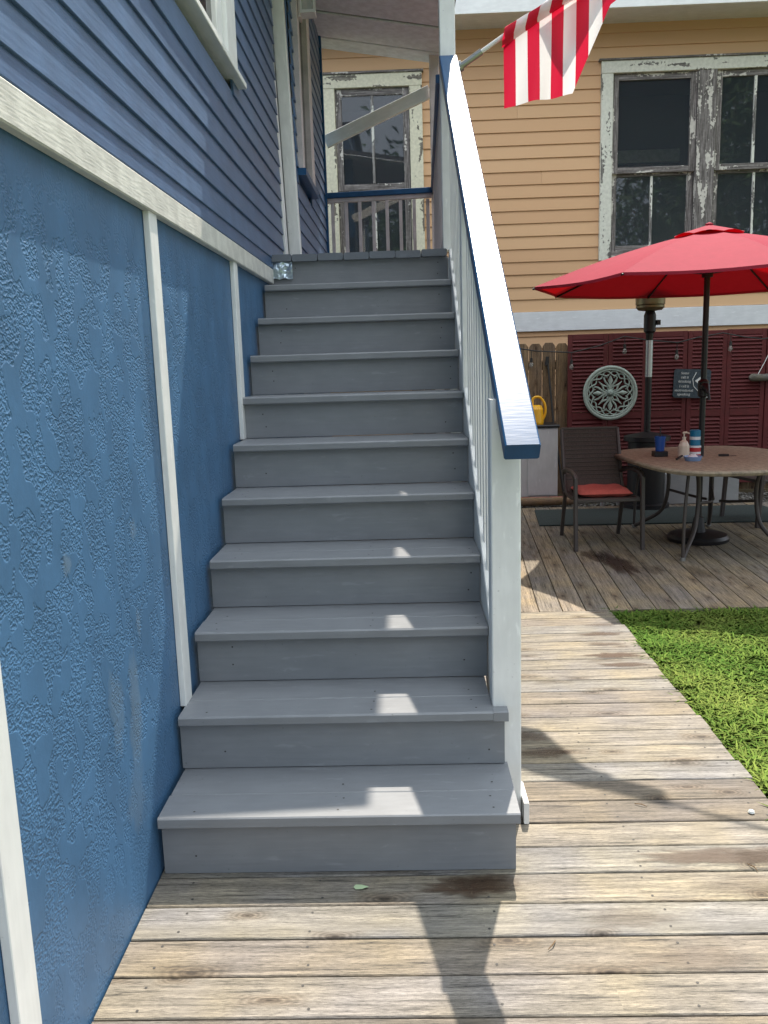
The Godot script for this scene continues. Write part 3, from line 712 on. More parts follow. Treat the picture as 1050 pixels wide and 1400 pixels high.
	part("frame", boxed(Vector3(5.6, 2.74, -8.33), Vector3(5.74, 4.863, -8.25), 0.004), M.peel, w)
	part("sill", boxed(Vector3(3.372, 2.75, -8.33), Vector3(5.598, 2.838, -8.22), 0.004), M.bare, w)
	for s in 2:
		var x0: float = [3.373, 4.588][s]; var x1: float = [4.362, 5.597][s]
		frame_of(w, x0, x1, 3.745, 4.86, -8.285, 0.07, M.bare)
		frame_of(w, x0, x1, 2.842, 3.785, -8.33, 0.07, M.bare)
		var xm := (x0 + x1) / 2
		part("muntin", boxed(Vector3(xm - 0.014, 2.913, -8.36), Vector3(xm + 0.014, 3.714, -8.333), 0.002), M.peel, w)
		part("pane", boxed(Vector3(x0 + 0.071, 2.913, -8.352), Vector3(xm - 0.015, 3.714, -8.348), 0.0), M.glass, w)
		part("pane", boxed(Vector3(xm + 0.015, 2.913, -8.352), Vector3(x1 - 0.071, 3.714, -8.348), 0.0), M.glass, w)
		if s == 0: part("pane", boxed(Vector3(x0 + 0.071, 3.816, -8.312), Vector3(x1 - 0.071, 4.789, -8.308), 0.0), M.dull_glass, w, "single large upper pane")
		else:
			part("muntin", boxed(Vector3(xm - 0.055, 3.816, -8.32), Vector3(xm - 0.025, 4.789, -8.29), 0.002), M.peel, w)
			part("pane", boxed(Vector3(x0 + 0.071, 3.816, -8.312), Vector3(xm - 0.056, 4.789, -8.308), 0.0), M.glass, w)
			part("pane", boxed(Vector3(xm - 0.024, 3.816, -8.312), Vector3(x1 - 0.071, 4.789, -8.308), 0.0), M.dull_glass, w)
	room(w, 2.9, 6.0, 2.5, 5.15)
	part("room_trim", boxed(Vector3(3.55, 4.25, -10.15), Vector3(4.75, 4.42, -10.1)), M.room_trim, w)
	part("room_trim", boxed(Vector3(3.55, 2.6, -10.15), Vector3(3.7, 4.248, -10.1)), M.room_trim, w)

# ---------------------------------------------------------------- patio
func build_fence() -> void:
	var f := thing("fence", "weathered brown plank fence behind the white cabinet and the red shutters", "fence", Vector3(2, 0, -7.4))
	var x := 0.9
	for i in 31:
		var w := 0.138 + rr(-0.004, 0.006)
		var top := 1.74 + rr(-0.02, 0.03)
		var g := g_new()
		var a := w / 2
		g.prism([Vector2(-a, -1.74), Vector2(a, -1.74), Vector2(a, top - 1.78), Vector2(a - 0.03, top - 1.74), Vector2(-a + 0.03, top - 1.74), Vector2(-a, top - 1.78)], Vector3(x + a, 1.74, -7.42), Vector3(x + a, 1.74, -7.40), Vector3.RIGHT, Vector3.UP)
		# grain runs up the plank
		for k in g.t.size(): g.t[k] = Vector2(g.v[k].y / 2.4 + g.uo.x, (g.v[k].x - x) / 1.2 + g.uo.y)
		part("plank", g, M.fences[rng.randi() % 3], f)
		x += w + 0.012
	for y in [0.4, 1.45]: part("rail", boxed(Vector3(0.9, y, -7.47), Vector3(5.6, y + 0.09, -7.422)), M.fences[1], f)

func build_shutters() -> void:
	var edge := [2.668, 3.122, 3.562, 4.012, 4.452, 4.892, 5.332]
	var words := ["first shutter from the plank fence, a pale round plaque on it", "second shutter from the plank fence, behind the patio heater", "third shutter from the plank fence, the small sign on it", "fourth shutter from the fence, beside the umbrella pole", "fifth shutter from the fence, driftwood hanging on it", "last shutter, at the edge of view beyond the driftwood"]
	for i in 6:
		var x0: float = edge[i] + 0.003; var x1: float = edge[i + 1] - 0.003
		var top := 1.842 + rr(-0.008, 0.004); var z := -7.25 + rr(-0.006, 0.006)
		var s := thing("shutter", "dark red louvred wooden " + words[i], "shutter", Vector3((x0 + x1) / 2, 0.1, z), "red shutters leaning along the fence")
		part("stile", boxed(Vector3(x0, 0.1, z - 0.03), Vector3(x0 + 0.052, top, z), 0.003), M.shutter, s)
		part("stile", boxed(Vector3(x1 - 0.052, 0.1, z - 0.03), Vector3(x1, top, z), 0.003), M.shutter, s)
		for y in [[top - 0.062, top], [0.875, 0.955], [0.1, 0.2]]:
			part("rail", boxed(Vector3(x0 + 0.053, y[0], z - 0.029), Vector3(x1 - 0.053, y[1], z - 0.001), 0.003), M.shutter, s)
		var ys: Array = []
		var y := 0.985
		while y < top - 0.052: ys.append(y); y += 0.0415
		y = 0.23
		while y < 0.865: ys.append(y); y += 0.0415
		var slat: ArrayMesh = null
		for yy in ys:
			if slat == null:
				var g := g_new(false); g.bar(Vector3(-(x1 - x0) / 2 + 0.05, 0, 0), Vector3((x1 - x0) / 2 - 0.05, 0, 0), 0.008, 0.058, Vector3(0, 1, -0.75).normalized(), 0.002); slat = g.mesh()
			var o := MeshInstance3D.new(); o.mesh = slat; o.material_override = M.shutter; o.name = "slat"; s.add_child(o, true)
			o.position = Vector3(0, yy, z - 0.015) - Vector3(0, s.position.y, s.position.z)
	# pierced round plaque
	var c := Vector3(3.145, 1.172, -7.225)
	var p := thing("wall_plaque", "round pale green pierced wall plaque hung on the shutters", "plaque", c)
	var ring := g_new(false)
	var loop: Array = []
	for i in 49: loop.append(c + Vector3(cos(TAU * i / 48), sin(TAU * i / 48), 0) * 0.288)
	ring.tube(loop, [0.02], 8, false)
	var loop2: Array = []
	for i in 49: loop2.append(c + Vector3(cos(TAU * i / 48), sin(TAU * i / 48), 0) * 0.262 + Vector3(0, 0, 0.004))
	ring.tube(loop2, [0.012], 6, false)
	part("rim", ring, M.sage, p)
	var braid := g_new(false)
	for ph in 2:
		var q: Array = []
		for i in 145:
			var a := TAU * i / 144
			q.append(c + Vector3(cos(a), sin(a), 0) * (0.222 + 0.026 * sin(8 * a + ph * PI)) + Vector3(0, 0, 0.006 * cos(8 * a + ph * PI)))
		braid.tube(q, [0.0085], 6, false)
	part("braid", braid, M.sage, p)
	for k in 4:
		var a := k * PI / 2
		var d := Vector3(cos(a), sin(a), 0); var s := Vector3(-sin(a), cos(a), 0)
		var g := g_new(false)
		for sg in [-1.0, 1.0]:
			g.tube([c + d * 0.03, c + d * 0.085 + s * sg * 0.022, c + d * 0.135 + s * sg * 0.062, c + d * 0.175 + s * sg * 0.075, c + d * 0.192 + s * sg * 0.05, c + d * 0.17 + s * sg * 0.038], [0.009, 0.012, 0.012, 0.011, 0.009, 0.007], 6)
			g.tube([c + d * 0.07 + s * sg * 0.03, c + (d + s * sg) * 0.09, c + (d + s * sg) * 0.13], [0.008, 0.013, 0.005], 6)
		g.tube([c + d * 0.05, c + d * 0.1, c + d * 0.14, c + d * 0.195], [0.006, 0.012, 0.03, 0.006], 8)
		part("petal", g, M.sage, p)
	var bs := g_new(false)
	bs.tube([c + Vector3(0, 0, -0.004), c + Vector3(0, 0, 0.012), c + Vector3(0, 0, 0.018)], [0.045, 0.04, 0.016], 12)
	for k in 12:
		var d := Vector3(cos(k * TAU / 12), sin(k * TAU / 12), 0)
		bs.tube([c + d * 0.03, c + d * 0.055, c + d * 0.075], [0.007, 0.011, 0.003], 5)
	part("rosette", bs, M.sage, p)
	# slate sign
	var sc := Vector3(4.058, 1.251, -7.225)
	var sg := thing("slate_sign", "small dark slate sign with pale lettering on the red shutters", "sign", sc)
	var tilt := -0.045
	var sx := Vector3(cos(tilt), sin(tilt), 0); var sy := Vector3(-sin(tilt), cos(tilt), 0)
	var b := g_new(false)
	b.prism([Vector2(-0.205, -0.14), Vector2(-0.185, -0.16), Vector2(0.185, -0.16), Vector2(0.205, -0.14), Vector2(0.205, 0.14), Vector2(0.185, 0.16), Vector2(-0.185, 0.16), Vector2(-0.205, 0.14)], sc, sc + Vector3(0, 0, 0.012), sx, sy)
	part("board", b, M.slate, sg)
	var font := SystemFont.new(); font.font_names = PackedStringArray(["Droid Serif"])
	var lines := [["Some", 0.115], ["call it", 0.068], ["drinking", 0.022], ["I call it", -0.032], ["motivational", -0.078], ["speaking", -0.122]]
	for l in lines:
		var tm := TextMesh.new(); tm.text = l[0]; tm.font = font; tm.font_size = 40; tm.pixel_size = 0.00085; tm.depth = 0.002
		var o := MeshInstance3D.new(); o.mesh = tm; o.material_override = M.chalk; o.name = "lettering"; sg.add_child(o, true)
		o.position = sx * -0.085 + sy * l[1] + Vector3(0, 0, 0.0145); o.rotation.z = tilt
	var gl := g_new(false)
	var at := func(x: float, y: float) -> Vector3: return sc + sx * x + sy * y + Vector3(0, 0, 0.0145)
	gl.tri(at.call(0.03, 0.03), at.call(0.15, 0.125), at.call(0.15, -0.06), Vector3.BACK, Vector3.BACK, Vector3.BACK)
	gl.tri(at.call(0.1, -0.15), at.call(0.2, -0.155), at.call(0.2, -0.06), Vector3.BACK, Vector3.BACK, Vector3.BACK)
	part("printed_glass", gl, M.chalk, sg)
	part("printed_outline", tubed([at.call(0.04, 0.125), at.call(0.005, 0.05), at.call(0.02, -0.03), at.call(0.08, -0.09)], [0.004], 5), M.chalk, sg)
	# driftwood hanging on a cord
	var dw := thing("driftwood", "grey driftwood piece hanging by a cord on the shutters", "driftwood", Vector3(4.83, 1.28, -7.2))
	part("block", tubed([Vector3(4.69, 1.29, -7.2), Vector3(4.72, 1.3, -7.2), Vector3(4.85, 1.295, -7.2), Vector3(5.0, 1.305, -7.2), Vector3(5.04, 1.3, -7.2)], [0.02, 0.045, 0.04, 0.042, 0.018], 8), M.driftwood, dw)
	part("cord", tubed([Vector3(4.78, 1.33, -7.19), Vector3(4.86, 1.47, -7.21), Vector3(4.96, 1.68, -7.22)], [0.004], 5), M.chalk, dw)
	# string of bulbs
	var sl := thing("string_lights", "dark cord of small bulbs swagged along fence and shutters", "string lights", Vector3(3.5, 1.6, -7.18))
	var pts := [Vector3(1.7, 1.76, -7.3), Vector3(1.95, 1.732, -7.25), Vector3(2.3, 1.665, -7.2), Vector3(2.703, 1.636, -7.18), Vector3(3.0, 1.70, -7.18), Vector3(3.285, 1.795, -7.18), Vector3(3.55, 1.745, -7.18), Vector3(3.875, 1.71, -7.18), Vector3(4.1, 1.76, -7.18), Vector3(4.373, 1.80, -7.18), Vector3(4.6, 1.75, -7.18), Vector3(4.817, 1.72, -7.18), Vector3(5.3, 1.78, -7.18)]
	part("cord", tubed(pts, [0.007], 6), M.cord, sl)
	for q in [Vector3(2.696, 1.636, -7.18), Vector3(3.287, 1.79, -7.18), Vector3(3.867, 1.71, -7.18), Vector3(4.459, 1.785, -7.18), Vector3(2.25, 1.67, -7.2)]:
		var d := 0.14
		part("socket", tubed([q, q - Vector3(0, d * 0.55, 0), q - Vector3(0, d * 0.6, 0), q - Vector3(0, d * 0.9, 0)], [0.004, 0.004, 0.014, 0.016], 8), M.cord, sl)
		part("bulb", lathed(q - Vector3(0, d * 0.9 + 0.065, 0), [Vector2(0, 0), Vector2(0.018, 0.008), Vector2(0.027, 0.028), Vector2(0.02, 0.05), Vector2(0.012, 0.065)], 10), M.bulb, sl)

func build_heater() -> void:
	var o := Vector3(3.325, 0, -6.36)
	var h := thing("patio_heater", "tall black patio heater with a bronze burner behind the umbrella", "patio heater", o)
	part("tank_housing", lathed(o, [Vector2(0, 0.0), Vector2(0.24, 0.0), Vector2(0.24, 0.05), Vector2(0.19, 0.06), Vector2(0.19, 0.70), Vector2(0.235, 0.71), Vector2(0.235, 0.755), Vector2(0.03, 0.80), Vector2(0, 0.80)], 24), M.black_metal, h)
	part("pole", lathed(o, [Vector2(0.033, 0.80), Vector2(0.033, 1.36), Vector2(0, 1.36)], 14), M.black_metal, h)
	part("sleeve", lathed(o, [Vector2(0, 1.36), Vector2(0.036, 1.361), Vector2(0.036, 1.73), Vector2(0, 1.731)], 16), M.steel, h, "bright steel sleeve on the pole")
	part("control_box", lathed(o, [Vector2(0.033, 1.732), Vector2(0.04, 1.80), Vector2(0.06, 1.82), Vector2(0.06, 1.98), Vector2(0.045, 2.02), Vector2(0, 2.02)], 16), M.black_metal, h)
	part("knob", boxed(o + Vector3(0.06, 1.88, 0.0), o + Vector3(0.1, 1.93, 0.04), 0.005), M.black_metal, h)
	part("burner", lathed(o, [Vector2(0.05, 2.021), Vector2(0.115, 2.03), Vector2(0.14, 2.055), Vector2(0.14, 2.075), Vector2(0.133, 2.08), Vector2(0.145, 2.085), Vector2(0.145, 2.2), Vector2(0.12, 2.26), Vector2(0, 2.26)], 24), M.bronze, h)
	part("reflector", lathed(o, [Vector2(0.38, 2.275), Vector2(0.385, 2.285), Vector2(0.22, 2.36), Vector2(0, 2.40)], 24), M.steel, h)

func build_umbrella() -> void:
	var o := Vector3(3.31, 0, -4.71)
	var u := thing("patio_umbrella", "faded red octagonal patio umbrella standing through the round-cornered table", "umbrella", o)
	var R := 1.42; var yr := 2.155; var ya := 2.565
	var V := func(k: int, f: float) -> Vector3:
		var a := TAU * k / 8.0 + 0.05
		return o + Vector3(sin(a) * R * f, lerpf(ya, yr, f) + 0.035 * sin(PI * f), cos(a) * R * f)
	var can := g_new(false)
	for k in 8:
		var N := 8; var S := 6
		var P := func(i: int, j: int) -> Vector3:
			var f := float(i) / N; var s := float(j) / S
			var a: Vector3 = V.call(k, f); var b: Vector3 = V.call(k + 1, f)
			var q := a.lerp(b, s)
			q.y -= 0.028 * f * sin(PI * s) * (1.0 - 0.5 * f); q += (o + Vector3(0, q.y, 0) - q) * 0.035 * f * sin(PI * s)
			return q
		for i in N:
			for j in S:
				var a: Vector3 = P.call(i, j); var b: Vector3 = P.call(i + 1, j); var c: Vector3 = P.call(i + 1, j + 1); var d: Vector3 = P.call(i, j + 1)
				var nn := (c - a).cross(d - b).normalized()
				if nn.y < 0: nn = -nn
				can.tri(a, b, c, nn, nn, nn); can.tri(a, c, d, nn, nn, nn)
			# hem
		for j in S:
			var a: Vector3 = P.call(N, j); var b: Vector3 = P.call(N, j + 1)
			var n := (a + b) / 2 - o; n.y = 0; n = n.normalized()
			can.quad(a, b, b - Vector3(0, 0.022, 0), a - Vector3(0, 0.022, 0), n)
	part("canopy", can, M.canopy, u)
	var vent := g_new(false)
	for k in 8:
		for j in 4:
			var W := func(jj: int) -> Vector3:
				var s := jj / 4.0
				var q: Vector3 = V.call(k, 0.2).lerp(V.call(k + 1, 0.2), s)
				q.y += 0.012 + 0.018 * sin(PI * s); return q
			var a: Vector3 = W.call(j); var b: Vector3 = W.call(j + 1); var t := o + Vector3(0, ya + 0.04, 0)
			var nn := (b - a).cross(t - a).normalized()
			if nn.y < 0: nn = -nn
			vent.tri(a, b, t, nn, nn, nn)
	part("vent", vent, M.canopy, u, "raised red vent cap")
	for k in 8:
		var tip: Vector3 = V.call(k, 1.0); var root: Vector3 = V.call(k, 0.03); var md: Vector3 = V.call(k, 0.55)
		var dn := Vector3(0, -0.018, 0)
		part("rib", tubed([root + dn, V.call(k, 0.35) + dn, md + dn, V.call(k, 0.8) + dn, tip + dn + (tip - o) * Vector3(0.01, 0, 0.01)], [0.009], 6), M.black_metal, u)
		part("strut", tubed([o + Vector3(0, 2.22, 0), md + dn * 1.6], [0.009], 6), M.black_metal, u)
	part("pole", lathed(o, [Vector2(0.024, 0.05), Vector2(0.024, ya + 0.02), Vector2(0, ya + 0.02)], 14), M.black_metal, u)
	part("hub", lathed(o, [Vector2(0.025, 2.19), Vector2(0.045, 2.195), Vector2(0.045, 2.245), Vector2(0.025, 2.25)], 14), M.black_metal, u)
	part("finial", lathed(o, [Vector2(0.03, ya + 0.036), Vector2(0.032, ya + 0.045), Vector2(0, ya + 0.06)], 12), M.canopy, u)
	part("crank", tubed([o + Vector3(0, 1.31, 0), o + Vector3(0, 1.31, 0.055), o + Vector3(0.02, 1.25, 0.075), o + Vector3(0.02, 1.2, 0.085)], [0.04, 0.036, 0.01, 0.014], 10), M.black_metal, u)
	part("crank_box", lathed(o + Vector3(0, 1.22, 0), [Vector2(0.025, 0), Vector2(0.042, 0.01), Vector2(0.045, 0.13), Vector2(0.026, 0.15)], 12), M.black_metal, u)
	part("base", lathed(o, [Vector2(0, 0.003), Vector2(0.25, 0.003), Vector2(0.255, 0.03), Vector2(0.235, 0.055), Vector2(0.06, 0.075), Vector2(0.04, 0.2), Vector2(0, 0.2)], 32), M.black_metal, u)

func curve(pts: Array, n := 6) -> Array:
	var out: Array = []
	for i in pts.size() - 1:
		var p0: Vector3 = pts[max(i - 1, 0)]; var p1: Vector3 = pts[i]; var p2: Vector3 = pts[i + 1]; var p3: Vector3 = pts[min(i + 2, pts.size() - 1)]
		for k in n: out.append(p1.cubic_interpolate(p2, p0, p3, float(k) / n))
	out.append(pts[-1])
	return out

func build_table() -> void:
	var o := Vector3(3.4, 0, -4.62)
	var t := thing("patio_table", "stone-topped patio table with curved brown metal legs", "table", o)
	var g := g_new(false)
	var K := 64
	var ring := func(k: int, f: float, y: float) -> Vector3:
		var a := TAU * k / K
		var c := cos(a); var s := sin(a)
		var r := pow(pow(absf(c), 3.7) + pow(absf(s), 3.7), -1.0 / 3.7)
		var q := Vector3(c * r * 0.712 * f, 0, s * r * 0.9 * f).rotated(Vector3.UP, 0.10)
		return o + q + Vector3(0, y, 0)
	for k in K:
		var e: Array = [[0.0, 0.725], [0.97, 0.725], [0.995, 0.719], [1.0, 0.71], [0.992, 0.692], [0.97, 0.686], [0.0, 0.686]]
		for i in 6:
			var a: Vector3 = ring.call(k, e[i][0], e[i][1]); var b: Vector3 = ring.call(k + 1, e[i][0], e[i][1]); var c: Vector3 = ring.call(k + 1, e[i + 1][0], e[i + 1][1]); var d: Vector3 = ring.call(k, e[i + 1][0], e[i + 1][1])
			var out := ((a + b) / 2 - o) * Vector3(1, 0, 1)
			var n: Vector3 = Vector3.UP if i == 0 else (Vector3.DOWN if i == 5 else (out.normalized() + Vector3.UP * [0, 0.9, 0.4, -0.4, -0.9][i]).normalized())
			g.tri(a, c, d, n, n, n)
			if i > 0: g.tri(a, b, c, n, n, n)
	part("table_top", g, M.stone, t)
	for f in [Vector3(2.94, 0, -3.97), Vector3(2.93, 0, -5.33), Vector3(3.62, 0, -5.32), Vector3(3.80, 0, -4.05)]:
		var d: Vector3 = (f - o) * Vector3(1, 0, 1)
		var top := o + d * 0.62 + Vector3(0, 0.68, 0)
		part("leg", tubed(curve([top, o + d * 0.55 + Vector3(0, 0.5, 0), o + d * 0.62 + Vector3(0, 0.22, 0), o + d * 0.9 + Vector3(0, 0.06, 0), o + d + Vector3(0, 0.012, 0)]), [0.017], 8), M.brown_metal, t)
		part("leg_brace", tubed(curve([o + d * 0.9 + Vector3(0, 0.68, 0), o + d * 0.98 + Vector3(0, 0.36, 0), o + d * 1.0 + Vector3(0, 0.02, 0)]), [0.013], 8), M.brown_metal, t)
		part("stretcher", tubed(curve([o + d * 0.56 + Vector3(0, 0.4, 0), o + d * 0.25 + Vector3(0, 0.37, 0), o + d * 0.08 + Vector3(0, 0.36, 0)]), [0.012], 6), M.brown_metal, t)
		part("foot", lathed(o + d, [Vector2(0, 0.001), Vector2(0.022, 0.001), Vector2(0.022, 0.025), Vector2(0, 0.028)], 10), M.steel, t)
	# things on the table
	var y := 0.7255
	var c := Vector3(2.985, y, -4.78)
	var a := thing("cup", "blue plastic cup with a dark straw in a black holder", "cup", c)
	part("holder", boxed(c + Vector3(-0.055, 0, -0.05), c + Vector3(0.055, 0.045, 0.05), 0.004), M.black_metal, a)
	part("body", lathed(c, [Vector2(0.036, 0.046), Vector2(0.047, 0.17), Vector2(0.044, 0.17), Vector2(0.034, 0.05), Vector2(0, 0.05)], 18), M.blue_cup, a)
	part("straw", tubed([c + Vector3(0.0, 0.06, 0), c + Vector3(0.004, 0.25, -0.01)], [0.005], 6), M.cord, a)
	c = Vector3(3.135, y, -4.62)
	a = thing("pump_bottle", "beige pump bottle standing on the patio table", "bottle", c)
	part("body", lathed(c, [Vector2(0, 0), Vector2(0.043, 0.002), Vector2(0.046, 0.02), Vector2(0.045, 0.10), Vector2(0.03, 0.135), Vector2(0.014, 0.15), Vector2(0.014, 0.165), Vector2(0, 0.165)], 18), M.bottle, a)
	part("pump", tubed([c + Vector3(0, 0.165, 0), c + Vector3(0, 0.175, 0), c + Vector3(0, 0.176, 0), c + Vector3(0, 0.205, 0)], [0.017, 0.017, 0.006, 0.006], 10), M.bottle, a)
	part("spout", tubed([c + Vector3(-0.012, 0.21, 0), c + Vector3(0.02, 0.212, 0), c + Vector3(0.045, 0.202, 0)], [0.01, 0.009, 0.005], 8), M.bottle, a)
	c = Vector3(3.262, y, -4.72)
	a = thing("red_tub", "red and white tub under the teal can on the table", "tub", c)
	part("body", lathed(c, [Vector2(0, 0), Vector2(0.05, 0.001), Vector2(0.05, 0.018), Vector2(0.0495, 0.075), Vector2(0, 0.075)], 18), M.red_can, a)
	part("label_band", lathed(c, [Vector2(0.0512, 0.02), Vector2(0.0512, 0.04)], 18), M.off_white, a)
	part("lid", lathed(c, [Vector2(0.052, 0.0755), Vector2(0.052, 0.092), Vector2(0, 0.092)], 18), M.off_white, a)
	c = Vector3(3.262, y + 0.0925, -4.72)
	a = thing("teal_can", "teal can stacked on the red tub on the table", "can", c)
	part("body", lathed(c, [Vector2(0, 0), Vector2(0.046, 0.001), Vector2(0.046, 0.125), Vector2(0.04, 0.132), Vector2(0, 0.132)], 18), M.teal, a)
	part("label_band", lathed(c, [Vector2(0.0466, 0.05), Vector2(0.0466, 0.075)], 18), M.off_white, a)
	c = Vector3(3.145, y, -4.42)
	a = thing("dish", "pale blue dish with odds and ends on the table", "dish", c)
	part("bowl", lathed(c, [Vector2(0, 0), Vector2(0.06, 0.001), Vector2(0.075, 0.035), Vector2(0.07, 0.037), Vector2(0.058, 0.01), Vector2(0, 0.008)], 20), M.dish, a)
	part("crumpled_paper", lathed(c + Vector3(0, 0.01, 0), [Vector2(0.03, 0), Vector2(0.045, 0.02), Vector2(0.02, 0.04), Vector2(0, 0.042)], 7), M.off_white, a)
	c = Vector3(3.06, y, -4.5)
	a = thing("lighter", "small dark lighter lying beside the pale blue dish", "lighter", c)
	part("body", barred(c + Vector3(-0.03, 0.008, 0.03), c + Vector3(0.03, 0.03, -0.02), 0.018, 0.014), M.black_metal, a)
	c = Vector3(3.50, y, -4.66)
	a = thing("knife", "short dark knife lying flat near the umbrella pole", "knife", c)
	part("handle", barred(c + Vector3(-0.06, 0.01, 0), c + Vector3(0.02, 0.01, 0.01), 0.02, 0.018), M.black_metal, a)
	part("blade", barred(c + Vector3(0.02, 0.008, 0.01), c + Vector3(0.08, 0.006, 0.02), 0.016, 0.004, Vector3.UP, 0.001), M.brown_metal, a)

func make_chair(called: String, label: String, at: Vector3, turn: float) -> Node3D:
	# built facing the camera with its base at the origin, then turned and moved
	var ch := Node3D.new(); ch.name = numbered(called); add_child(ch)
	ch.set_meta("label", label); ch.set_meta("category", "chair"); ch.set_meta("group", "patio chairs round the table")
	for s in [-1.0, 1.0]:
		var x: float = s * 0.275
		part("leg", barred(Vector3(x, 0, 0.35), Vector3(x * 1.0, 0.6, 0.31), 0.032, 0.04, Vector3.BACK, 0.006), M.brown_metal, ch)
		part("leg", barred(Vector3(s * 0.255, 0, -0.32), Vector3(s * 0.255, 0.42, -0.17), 0.03, 0.036, Vector3.BACK, 0.006), M.brown_metal, ch)
		part("arm", tubed(curve([Vector3(x, 0.575, 0.315), Vector3(x, 0.62, 0.27), Vector3(x, 0.635, 0.1), Vector3(x * 0.98, 0.62, -0.12), Vector3(s * 0.25, 0.58, -0.26)]), [0.02], 8), M.brown_metal, ch)
		part("back_post", tubed(curve([Vector3(s * 0.25, 0.42, 0.28), Vector3(s * 0.25, 0.40, -0.05), Vector3(s * 0.25, 0.46, -0.2), Vector3(s * 0.25, 0.7, -0.3), Vector3(s * 0.248, 0.95, -0.39)]), [0.016], 8), M.brown_metal, ch)
	var g := g_new(false)
	var prof := curve([Vector3(0, 0.425, 0.28), Vector3(0, 0.405, -0.05), Vector3(0, 0.47, -0.205), Vector3(0, 0.7, -0.305), Vector3(0, 0.955, -0.392)], 8)
	for i in prof.size() - 1:
		var a: Vector3 = prof[i]; var b: Vector3 = prof[i + 1]
		var n := (b - a).cross(Vector3.RIGHT).normalized()
		if n.z + n.y < 0: n = -n
		for sd in [0.0, -0.006]:
			var w := Vector3(0.246, 0, 0); var o: Vector3 = n * float(sd)
			g.quad(a - w + o, a + w + o, b + w + o, b - w + o, n if sd == 0.0 else -n)
	part("sling", g, M.sling, ch, "dark woven sling seat and back")
	var bands := g_new(false)
	for i in 12:
		var f := float(i) / 12
		var q: Vector3 = Vector3(0, 0.52, -0.238).lerp(Vector3(0, 0.95, -0.388), f)
		bands.bar(q + Vector3(-0.24, 0.0, 0.003), q + Vector3(0.24, 0, 0.003), 0.004, 0.008, Vector3.UP, 0.001)
	part("woven_bands", bands, M.brown_metal, ch)
	part("top_bar", barred(Vector3(-0.25, 0.955, -0.392), Vector3(0.25, 0.955, -0.392), 0.022, 0.022, Vector3.UP, 0.004), M.brown_metal, ch)
	part("front_bar", barred(Vector3(-0.27, 0.41, 0.29), Vector3(0.27, 0.41, 0.29), 0.025, 0.03, Vector3.UP, 0.004), M.brown_metal, ch)
	ch.position = at; ch.rotation.y = turn
	return ch

